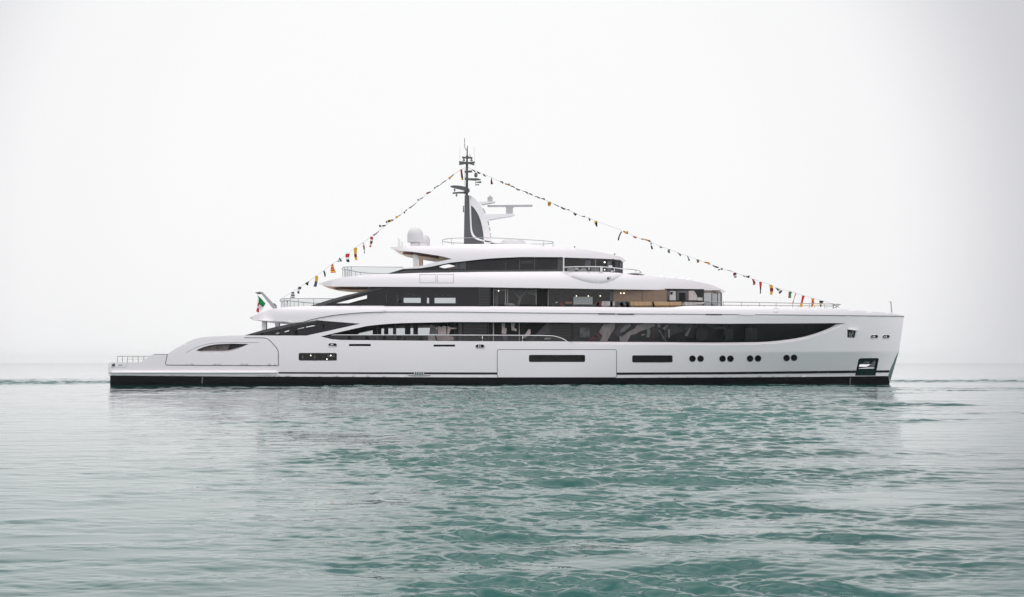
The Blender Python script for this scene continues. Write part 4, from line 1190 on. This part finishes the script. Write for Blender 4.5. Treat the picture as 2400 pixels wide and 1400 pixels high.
prism(m3, [(1076, 378.5), (1090, 380), (1099, 380.5), (1113, 379.3), (1113, 382.6), (1098, 383.6), (1089, 383), (1076, 382)], -.16, .16, 0, 0)
prism(m3, [(1076.5, 385), (1092, 382.4), (1098, 382.6), (1112, 385.8), (1112, 389), (1098, 385.6), (1092, 385.8), (1076.5, 388.4)], -.5, -.2, 0, 0)
m3.build("spreader", MASTG, top)
m3 = MB()
for x, y in ((1087, 374), (1105, 374)):
    lathe(m3, P(x, y + 4, 0), [(.11, 0), (.1, .08), (.06, .2), (.06, .27), (.02, .3)], 12)
tube(m3, [P(1101.6, 362.5, 0), P(1101.6, 368, 0)], .03, 6)
m3.build("signal_lamp", GREYBOX, top)
m3 = MB()
prism(m3, [(1089, 401.5), (1106, 400), (1107, 404.3), (1089, 405)], -.12, .12, 0, 0); prism(m3, [(1099, 400.6), (1101, 399.4), (1102.6, 402)], -.1, .1, 0, 0)
prism(m3, [(1089, 416.6), (1097, 418.5), (1120, 418.8), (1127, 421), (1126, 422.4), (1112, 423.4), (1097, 422.3), (1089, 421)], -.18, .18, 0, 0)
m3.build("spreader", MASTG, top)
m3 = MB(); lathe(m3, P(1115.4, 415.4, 0), [(.06, 0), (.14, .04), (.15, .26), (.1, .36), (.03, .4)], 14); tube(m3, [P(1115.2, 414, 0), P(1114.6, 436, 0)], .025, 6)
tube(m3, [P(1116, 428, 0), P(1128, 427, 0)], [.04, .09], 8); tube(m3, [P(1115, 433.6, 0), P(1123, 433.4, 0)], [.03, .06], 8); m3.build("horn", STEELG, top)
m3 = MB()
prism(m3, cr([(1055.5, 437.3), (1064, 435.7), (1078, 436.6), (1090, 439), (1096, 442)], 3) + cr([(1093, 449.5), (1086, 446.5), (1074, 443.5), (1062, 440.8), (1055.5, 438.8)], 3), -.3, .3, 0, 0, .9)
prism(m3, circ(1095, 447, 6, 16), -.2, .2, 0, 0)
m3.build("wind_sensor_arm", MASTG, top)
m3 = MB()
prism(m3, [(1061, 452), (1071, 450.8), (1089, 450), (1088, 453.6), (1072, 453.6), (1061, 454.6)], -.2, .2, 0, 0)
prism(m3, [(1086, 449), (1092, 449), (1092, 455), (1086, 454)], -.08, .08, 0, 0)
m3.build("lower_arm", MASTG, top)
m3 = MB()
for x, y in ((1065.5, 447), (1070, 459)):
    lathe(m3, P(x, y + 1, 0), [(.02, -.05), (.09, 0), (.05, .06), (.1, .1), (.02, .2)], 10)
m3.build("loud_hailer", GREYBOX, top)
m3 = MB()
for y in (484.5, 488.5, 492.5, 496): prism(m3, rect(1085, y - 1.4, 1087.6, y + 1.4), -.1, .1, 0, 0)
m3.build("floodlight", STRIPE, MAST)

# ------------------------------------------------------------------ ensign and dressing lines with signal flags
def flat_mat(name, c):
    m = mat(name, c, 0.8, noise=0.2, nscale=5)
    n = m.node_tree; p = n.nodes["Principled BSDF"]; o = n.nodes["Material Output"]
    tr = n.nodes.new("ShaderNodeBsdfTranslucent"); tr.inputs[0].default_value = (*[min(1, q * 1.25) for q in c], 1)
    ms = n.nodes.new("ShaderNodeMixShader"); ms.inputs[0].default_value = .55      # thin bunting lets the daylight through
    n.links.new(p.outputs[0], ms.inputs[1]); n.links.new(tr.outputs[0], ms.inputs[2]); n.links.new(ms.outputs[0], o.inputs[0])
    return m
FC = {"red": flat_mat("flag_red", (.55, .03, .04)), "darkred": flat_mat("flag_dark_red", (.20, .015, .03)), "yellow": flat_mat("flag_yellow", (.72, .42, .03)), "navy": flat_mat("flag_navy", (.02, .025, .05)),
      "black": flat_mat("flag_black", (.012, .012, .014)), "white": flat_mat("flag_white", (.8, .8, .8)), "orange": flat_mat("flag_orange", (.75, .25, .02)), "grey": flat_mat("flag_grey", (.20, .21, .22)),
      "blue": flat_mat("flag_blue", (.09, .12, .22)), "teal": flat_mat("flag_teal", (.25, .35, .36)), "pink": flat_mat("flag_pink", (.5, .12, .18)), "green": flat_mat("flag_green", (.02, .30, .12)), "brown": flat_mat("flag_brown", (.3, .15, .03))}
def cloth(name, p0, p1, w0, w1, cols, bend=0.0, y=0.0, wav=.08, split=False, seg=12):
    """a strip of bunting from p0 to p1, colours in order along it (or side by side when split)"""
    rnd = random.Random(hash((round(p0[0]), round(p0[1]))) & 0xffff)
    ph = rnd.uniform(0, 6)
    a = np.array(p0, float); b = np.array(p1, float); t = b - a; L = np.linalg.norm(t) + 1e-6; n = np.array((-t[1], t[0])) / L
    nx = 4
    V = []
    for i in range(seg + 1):
        s = i / seg; wd = max(.5, 1.2 * (w0 + (w1 - w0) * s))
        c = a + t * (s * 1.1) + n * bend * math.sin(math.pi * s)
        for j in range(nx + 1):
            u = j / nx - .5
            q = c + n * u * wd
            yy = y + wav * (math.sin(ph + 5 * s + 2.5 * u) * (0.3 + s)) + .05 * math.sin(ph * 2 + u * 7)
            p = P(q[0], q[1], y); V.append(Vector((p.x, yy, p.z)))
    m_ = MB(); names = []
    for c in cols:
        if c not in names: names.append(c)
    m_.v = [tuple(v) for v in V]
    for i in range(seg):
        for j in range(nx):
            k = cols[min(len(cols) - 1, int((j / nx if split else i / seg) * len(cols)))]
            m_.f.append((i * (nx + 1) + j, i * (nx + 1) + j + 1, (i + 1) * (nx + 1) + j + 1, (i + 1) * (nx + 1) + j)); m_.m.append(names.index(k)); m_.s.append(True)
    return m_.build(name, [FC[c] for c in names])
ens = MB()
cols_ = ["green", "white", "red"]
# drooping tricolour: the green third hangs at the staff side top, the red gathers at the bottom
def quadstrip(pa, pb, ci, n=8):
    va = []
    for i in range(n + 1):
        s = i / n
        for j in range(5):
            u = j / 4
            x = (pa[0][0] * (1 - u) + pa[1][0] * u) * (1 - s) + (pb[0][0] * (1 - u) + pb[1][0] * u) * s
            y = (pa[0][1] * (1 - u) + pa[1][1] * u) * (1 - s) + (pb[0][1] * (1 - u) + pb[1][1] * u) * s
            p = P(x, y, 0); va.append(Vector((p.x, .16 * math.sin(u * 6 + s * 4 + ci), p.z)))
    ens.add(va, [(i * 5 + j, i * 5 + j + 1, (i + 1) * 5 + j + 1, (i + 1) * 5 + j) for i in range(n) for j in range(4)], ci, True)
quadstrip(((604.5, 693), (609, 697)), ((606, 712), (617, 720)), 0)
quadstrip(((609, 697), (622.5, 711)), ((609, 715), (617, 720.5)), 0)
quadstrip(((606, 712), (617, 720)), ((604, 722), (613, 731)), 1)
quadstrip(((605, 708), (607, 714)), ((603.5, 718), (607, 721)), 2)
quadstrip(((603.5, 718), (607, 721)), ((601, 731), (608.5, 733.5)), 2)
E = ens.build("ensign_flag", [FC["green"], FC["white"], FC["red"]])
tag(E, "green, white and red national ensign drooping from the sloping staff at the stern", "flag")

AFT = [((1081, 397), (1084, 420), 3.6, 4, ["red", "red", "darkred", "black", "yellow"], "long red, black and yellow"),
 ((1064, 409), (1053, 418), 1, 5, ["grey", "yellow", "yellow"], "small yellow"), ((1046, 423), (1033.5, 432), 1, 2.4, ["navy"], "thin navy"),
 ((1030, 435), (1018.5, 441), 2, 2.2, ["grey", "navy", "white", "navy"], "thin navy and white"), ((1010, 450), (1000, 454), 2, 3, ["navy", "red"], "small navy and red"),
 ((992, 463), (979.5, 469), 2, 3, ["grey", "teal", "white", "teal"], "pale teal"), ((975, 476.5), (961, 487), 1.2, 2.2, ["grey"], "thin dark grey"),
 ((954, 492), (948, 499.5), 2.4, 3, ["grey", "white", "black"], "small black and white"), ((940, 503.5), (928.5, 510), 1, 4.5, ["grey", "yellow", "yellow"], "yellow"),
 ((922, 516), (906, 521), 3, 5, ["grey", "yellow", "navy", "yellow", "navy"], "yellow and navy checked"), ((904, 529), (890, 530), 2.5, 4, ["navy", "black", "white", "navy"], "navy and white swallow"),
 ((888, 542), (876, 551), 1, 3, ["grey", "darkred", "darkred"], "thin dark red"), ((871, 555), (867.5, 577.5), 6, 4, ["red", "white", "darkred", "white", "red"], "long red and white"),
 ((851, 569), (854.5, 592), 3.4, 2.4, ["white", "red", "grey", "white", "grey"], "white and red"), ((833.5, 581), (835, 607.5), 7, 4, ["yellow", "yellow", "darkred", "yellow"], "long yellow and dark red"),
 ((815, 595), (816, 613), 9, 5, ["red", "red", "white", "navy", "navy"], "red, white and navy"), ((799, 608), (791, 613), 9.5, 1, ["navy", "white", "navy"], "navy triangular"),
 ((779, 620), (781.5, 638), 4, 10, ["red", "yellow", "red", "yellow", "red", "yellow", "red"], "red and yellow striped"), ((759, 635), (762, 648), 3, 2.4, ["black", "black"], "narrow black"),
 ((742.5, 647), (738.5, 670), 6, 6, ["yellow", "yellow", "blue", "blue"], "yellow and blue"), ((725, 659.5), (719, 667), 1, 6.5, ["black"], "black forked"),
 ((704, 673), (699.5, 687), 6, 4, ["navy", "white", "navy"], "navy and white"), ((686, 685), (685.5, 697), 6, 8, ["navy", "white", "navy", "white", "navy"], "black and white chequered"),
 ((672.5, 704.5), (672.3, 715), 1.4, 1.6, ["darkred"], "tiny dark red")]
FWD = [((1106, 398), (1113, 403), 2, 2, ["navy"], "thin navy"), ((1118.7, 403), (1125, 407), 3, 3, ["black"], "small black"), ((1132.7, 409), (1138.7, 414), 2.5, 2.5, ["navy", "grey"], "small navy and grey"),
 ((1152, 417), (1153, 431), 1, 5, ["darkred"], "dark red triangular"), ((1172, 426), (1178.7, 430), 2.5, 3.5, ["grey", "navy"], "small grey and navy"), ((1184, 431), (1194, 433), 2.5, 3.5, ["brown", "yellow", "brown"], "brown and yellow"),
 ((1195, 436), (1206, 440), 1.6, 2, ["black"], "thin black"), ((1208.7, 441.7), (1218, 445), 2, 3, ["grey"], "pale grey"), ((1225, 448), (1236, 453), 1.4, 2.2, ["black"], "thin black"), ((1239, 454.7), (1247, 458), 1.6, 2.4, ["navy"], "thin navy"),
 ((1253, 460.7), (1265, 465), 1.4, 2.4, ["grey", "black"], "thin grey and black"), ((1268.7, 466), (1276, 468), 2, 3, ["black"], "small black"), ((1286.7, 473), (1286.7, 482.5), 7.5, 5, ["yellow", "brown", "yellow"], "broad yellow"),
 ((1298.7, 479), (1309, 484), 1.3, 1.8, ["black"], "thin black"), ((1314.7, 486), (1324, 490.4), 2.4, 3.6, ["black"], "stout black"), ((1328, 492), (1334, 493.4), 1.4, 2, ["grey"], "tiny grey"), ((1344.7, 499), (1350.7, 503), 3.5, 4.5, ["grey", "navy"], "grey and navy"),
 ((1363, 507), (1370.7, 508), 1.6, 2.4, ["grey"], "tiny pale grey"), ((1380, 511), (1382.7, 516.7), 2, 3.4, ["grey", "black"], "small grey and black"), ((1396, 518.5), (1399, 531), 7, 1.6, ["yellow", "black", "black", "black"], "yellow and black triangular"),
 ((1457, 543), (1450, 561.5), 2.4, 2.4, ["navy", "black", "black"], "long black hanging"), ((1461, 542.5), (1471, 545.5), 2, 6.5, ["black", "yellow", "yellow", "brown"], "yellow and black"), ((1484, 554), (1491, 557), 2.5, 4.5, ["pink", "red"], "pink and red"),
 ((1502.5, 560.6), (1522.5, 566), 2, 3.2, ["grey", "yellow", "orange", "black"], "long yellow, orange and black"), ((1526, 569), (1529, 583), 3.2, 2.6, ["grey", "white", "black", "black"], "grey and black hanging"), ((1546, 577.5), (1552, 580), 1.6, 3, ["grey"], "tiny grey"),
 ((1568, 585), (1569, 593), 5, 3, ["grey", "navy"], "grey and navy curled"), ((1588.7, 593), (1595, 599), 1.2, 3, ["grey", "black"], "thin curled black"), ((1611, 600.6), (1615, 610.6), 1.8, 2.6, ["grey", "black"], "hooked black"), ((1633.7, 608.7), (1635.6, 615.6), 5.5, 4, ["grey", "brown"], "brown and grey"),
 ((1651, 615), (1663, 619), 2, 4.6, ["brown", "orange", "yellow"], "orange and yellow"), ((1670.6, 622.5), (1683, 627), 2.2, 2.8, ["black"], "straight black"), ((1683, 633.5), (1693, 630.6), 2, 4, ["black", "white", "black"], "black and white forked"),
 ((1705, 634), (1716.7, 637), 1.2, 2, ["grey", "white"], "faint grey"), ((1722, 639.6), (1723.7, 650), 6, 6, ["darkred", "darkred", "white", "darkred"], "dark red and white"), ((1742, 646.7), (1755, 649), 2, 5, ["black", "white", "grey", "black"], "black, white and grey"),
 ((1764, 654.5), (1767.6, 667), 4, 4.5, ["pink", "darkred", "pink"], "pink and dark red"), ((1782.5, 661), (1782, 686), 5, 2.4, ["red", "red", "black", "black"], "long red and black"), ((1806, 668), (1807.6, 689), 7, 4.4, ["yellow", "darkred", "yellow"], "yellow and dark red"),
 ((1818, 675), (1830, 685), 1, 8, ["navy", "navy", "white", "navy"], "navy and white forked"), ((1852.6, 684), (1851, 697.7), 6.5, 4.5, ["green", "red"], "red and green"), ((1865, 688), (1858, 710), 1.6, 1.8, ["red"], "slender red"),
 ((1883, 693.5), (1877, 717.6), 5, 4, ["red", "red", "yellow"], "long red and yellow"), ((1905, 700), (1903, 718), 6.5, 2.6, ["orange", "red", "orange"], "orange and red"), ((1926, 705.5), (1924, 719), 8.5, 2, ["navy", "yellow", "navy"], "navy and yellow")]
ORD = "first second third fourth fifth sixth seventh eighth ninth tenth eleventh twelfth thirteenth fourteenth fifteenth sixteenth seventeenth eighteenth nineteenth twentieth twenty-first twenty-second twenty-third twenty-fourth twenty-fifth twenty-sixth twenty-seventh twenty-eighth twenty-ninth thirtieth thirty-first thirty-second thirty-third thirty-fourth thirty-fifth thirty-sixth thirty-seventh thirty-eighth thirty-ninth fortieth forty-first forty-second forty-third forty-fourth forty-fifth".split()
for lst, side in ((AFT, "stern"), (FWD, "bow")):
    for i, (p0, p1, w0, w1, cs, desc) in enumerate(lst):
        rnd = random.Random(i * 7 + len(side))
        o = cloth("signal_flag", p0, p1, w0, w1, cs, bend=rnd.uniform(-1.6, 1.6), y=0.0, wav=rnd.uniform(.06, .16), split=(desc in ("red and green",)))
        tag(o, "%s signal flag, %s from the mast on the %s dressing line" % (desc, ORD[i], side), "signal flag", "signal flags on the dressing lines")
def rope(pts, label):
    m_ = MB(); tube(m_, [P(x, y, 0) for x, y in cr(pts, 4)], .012, 5)
    o = m_.build("dressing_line", mat("white_cord", (.35, .35, .35), .7)); tag(o, label, "rope", "dressing lines"); return o
rope([(1091, 392)] + [(a[0][0], a[0][1] - .6) for a in AFT[1:-1]] + [(662, 698)], "thin white dressing line sloping from the mast down to the stern rail")
rope([(1097, 392)] + [(a[0][0], a[0][1] - .6) for a in FWD if a[5] not in ("black and white forked", "long black hanging")] + [(1955, 713)], "thin white dressing line sloping from the mast down to the bow rail")

# ------------------------------------------------------------------ water
def build_water():
    rng = np.random.default_rng(11)
    rr_ = [2.5]
    while rr_[-1] < 20000:
        d_ = rr_[-1]
        if d_ < 9: st = .25
        elif d_ < 135: st = min(.13, max(.018, .0019 * d_))
        else: st = .13 * (d_ / 135) ** 3.2
        rr_.append(d_ + st)
    rad = np.array(rr_)
    az_d = np.linspace(R(-23), R(23), 1150)
    az_c1 = np.linspace(R(23), R(337), 160)[1:-1]
    az = np.concatenate([az_d, az_c1])
    nr, na = len(rad), len(az)
    RR, AA = np.meshgrid(rad, az, indexing='ij')
    X = RR * np.sin(AA); Y = -D + RR * np.cos(AA)
    Z = np.zeros_like(X)
    dr = np.gradient(rad)[:, None] * np.ones_like(X)
    azs = np.full(na, az_d[1] - az_d[0]); azs[len(az_d):] = R(2)
    da = RR * azs[None, :]
    # patches of calmer and rougher water
    def lowf(lx, ly, seed):
        r_ = np.random.default_rng(seed); o = np.zeros_like(X)
        for _ in range(9):
            th = r_.uniform(0, 2 * math.pi); k = r_.uniform(.5, 1.5)
            o += np.sin(k * (X / lx * math.cos(th) + Y / ly * math.sin(th)) * 2 * math.pi + r_.uniform(0, 6.28))
        return o / 3.0
    # choppier wedge towards the camera, shaped to mimic the yacht's dark reflection; calmer elsewhere
    tt = np.clip((Y + 116) / 90, 0, 1); ex = (X - 6.5 * tt + (.6 + 3.4 * tt) * lowf(25, 25, 5)) / (2.6 + 19.5 * tt); ey = np.where(Y > -50, (Y + 50) / 64.0, (Y + 50) / 90.0)
    lane = 1 / (1 + np.exp((np.sqrt(ex ** 2 + ey ** 2) - 0.78 + .26 * lowf(12, 7, 8)) * 7.0))
    wake = np.exp(-((Y - 15 - 14 * lowf(30, 50, 6)) / 20.0) ** 2) * np.clip((np.abs(X) - 31) / 4, 0, 1) * 2.0
    calm = CALM + .16 * np.exp(-((Y + 120) / 16.0) ** 2)
    patch = np.clip(calm + (CHOP - calm) * lane + wake, 0, 3.6) * (lambda u_: .12 + 1.5 * u_ * u_ * (3 - 2 * u_))(np.clip(.74 + .16 * lowf(28, 14, 3) + .32 * lowf(8, 4.0, 4) + .30 * lowf(3.0, 1.5, 9), 0, 1))
    chop_attr = patch
    for i in range(110):
        lam = 0.11 * (26 ** rng.random())           # 0.22 .. 9 m
        th = R(90) + rng.normal(0, .46) + (0.35 if i % 3 == 0 else -.15)      # mostly travelling towards or away from the viewer
        k = 2 * math.pi / lam
        kx, ky = k * math.cos(th), k * math.sin(th)
        slope = SLOPE * (1 if lam < .7 else (lam / .7) ** -.5)
        amp = slope / k
        phase = rng.uniform(0, 6.283)
        # waves the sheet is too coarse to carry fade out
        res = np.maximum(np.abs(ky) * (dr * np.cos(AA) + 0) + 0, 0) + np.abs(kx) * da + np.abs(ky) * da * np.abs(np.sin(AA))
        att = np.clip(1.5 - res / 2.2, 0, 1)
        live = np.nonzero(att.max(1) > 0)[0]
        if not len(live): continue
        r1 = live[-1] + 1; r0 = live[0]
        sl_ = slice(r0, r1)
        ph = kx * X[sl_] + ky * Y[sl_] + phase
        Z[sl_] += amp * att[sl_] * (np.sin(ph) + .25 * np.cos(2 * ph)) * patch[sl_]
    Z *= np.clip(1.25 - (Y - 30) / 400, 0.05, 1); chop_attr = chop_attr * np.clip(1.25 - (Y - 30) / 400, 0.08, 1)
    # the disturbed water trailing from the stern and round the bow
    V = np.stack([X, Y, Z], -1).reshape(-1, 3)
    idx = np.arange(nr * na).reshape(nr, na)
    nxt = np.roll(idx, -1, axis=1)
    q = np.stack([idx[:-1], nxt[:-1], nxt[1:], idx[1:]], -1).reshape(-1, 4)
    cen = len(V)
    V = np.concatenate([V, [[0, -D, 0]]])
    tri = np.stack([np.full(na, cen), nxt[0], idx[0]], -1)
    me = bpy.data.meshes.new("water")
    nv = len(V); nq = len(q); ntr = len(tri)
    me.vertices.add(nv); me.vertices.foreach_set("co", V.astype(np.float32).ravel())
    me.loops.add(nq * 4 + ntr * 3)
    me.loops.foreach_set("vertex_index", np.concatenate([q.ravel()[:], tri.ravel()]).astype(np.int32))
    me.polygons.add(nq + ntr)
    ls = np.concatenate([np.arange(nq) * 4, nq * 4 + np.arange(ntr) * 3]).astype(np.int32)
    me.polygons.foreach_set("loop_start", ls)
    me.polygons.foreach_set("use_smooth", np.ones(nq + ntr, bool))
    me.update(calc_edges=True); me.validate()
    at = me.attributes.new("chop", 'FLOAT', 'POINT'); at.data.foreach_set("value", np.append(chop_attr.ravel(), 1).astype(np.float32))
    return me
SLOPE, CALM, CHOP = 0.021, 0.10, 1.5
me = build_water()
WM = bpy.data.materials.new("sea_water"); WM.use_nodes = True
n = WM.node_tree; p = n.nodes["Principled BSDF"]
p.inputs["Roughness"].default_value = 0.03
p.inputs["IOR"].default_value = 1.333
p.inputs["Specular IOR Level"].default_value = 0.5
t = n.nodes.new("ShaderNodeTexCoord")
nz = n.nodes.new("ShaderNodeTexNoise"); nz.inputs["Scale"].default_value = 0.05; nz.inputs["Detail"].default_value = 4
n.links.new(t.outputs["Object"], nz.inputs["Vector"])
rp = n.nodes.new("ShaderNodeValToRGB")
rp.color_ramp.elements[0].position = .35; rp.color_ramp.elements[0].color = (.0, .062, .055, 1)
rp.color_ramp.elements[1].position = .65; rp.color_ramp.elements[1].color = (.0, .084, .074, 1)
n.links.new(nz.outputs[0], rp.inputs[0]); n.links.new(rp.outputs[0], p.inputs["Base Color"])
mp = n.nodes.new("ShaderNodeMapping"); mp.inputs["Scale"].default_value = (.6, 1.0, 1.0)
n.links.new(t.outputs["Object"], mp.inputs[0])
b1 = n.nodes.new("ShaderNodeTexNoise"); b1.inputs["Scale"].default_value = 2.2; b1.inputs["Detail"].default_value = 5; b1.inputs["Roughness"].default_value = .55
n.links.new(mp.outputs[0], b1.inputs["Vector"])
bp = n.nodes.new("ShaderNodeBump"); bp.inputs["Strength"].default_value = 1.0; bp.inputs["Distance"].default_value = 0.004
at_ = n.nodes.new("ShaderNodeAttribute"); at_.attribute_name = "chop"
n.links.new(at_.outputs["Fac"], bp.inputs["Strength"])
n.links.new(b1.outputs[0], bp.inputs["Height"]); n.links.new(bp.outputs[0], p.inputs["Normal"])
me.materials.append(WM)
wo = bpy.data.objects.new("water", me); col.objects.link(wo)
wo.location.z = -0.09
tag(wo, "rippled teal green sea reflecting the pale sky and the yacht", "sea", kind="structure")

# ------------------------------------------------------------------ haze over the sea
mb = MB(); box(mb, -4000, 4000, -600, 4200, -1.6, 24.0)
HM = bpy.data.materials.new("sea_haze"); HM.use_nodes = True
n = HM.node_tree; n.nodes.clear()
o_ = n.nodes.new("ShaderNodeOutputMaterial"); pv = n.nodes.new("ShaderNodeVolumePrincipled")
pv.inputs["Color"].default_value = (1.0, 1.0, 1.0, 1); pv.inputs["Density"].default_value = 0.0001; pv.inputs["Anisotropy"].default_value = 0.0
n.links.new(pv.outputs[0], o_.inputs["Volume"])
hz = mb.build("haze", HM)
tag(hz, "pale sea haze hiding the horizon behind the yacht", "haze", kind="stuff")
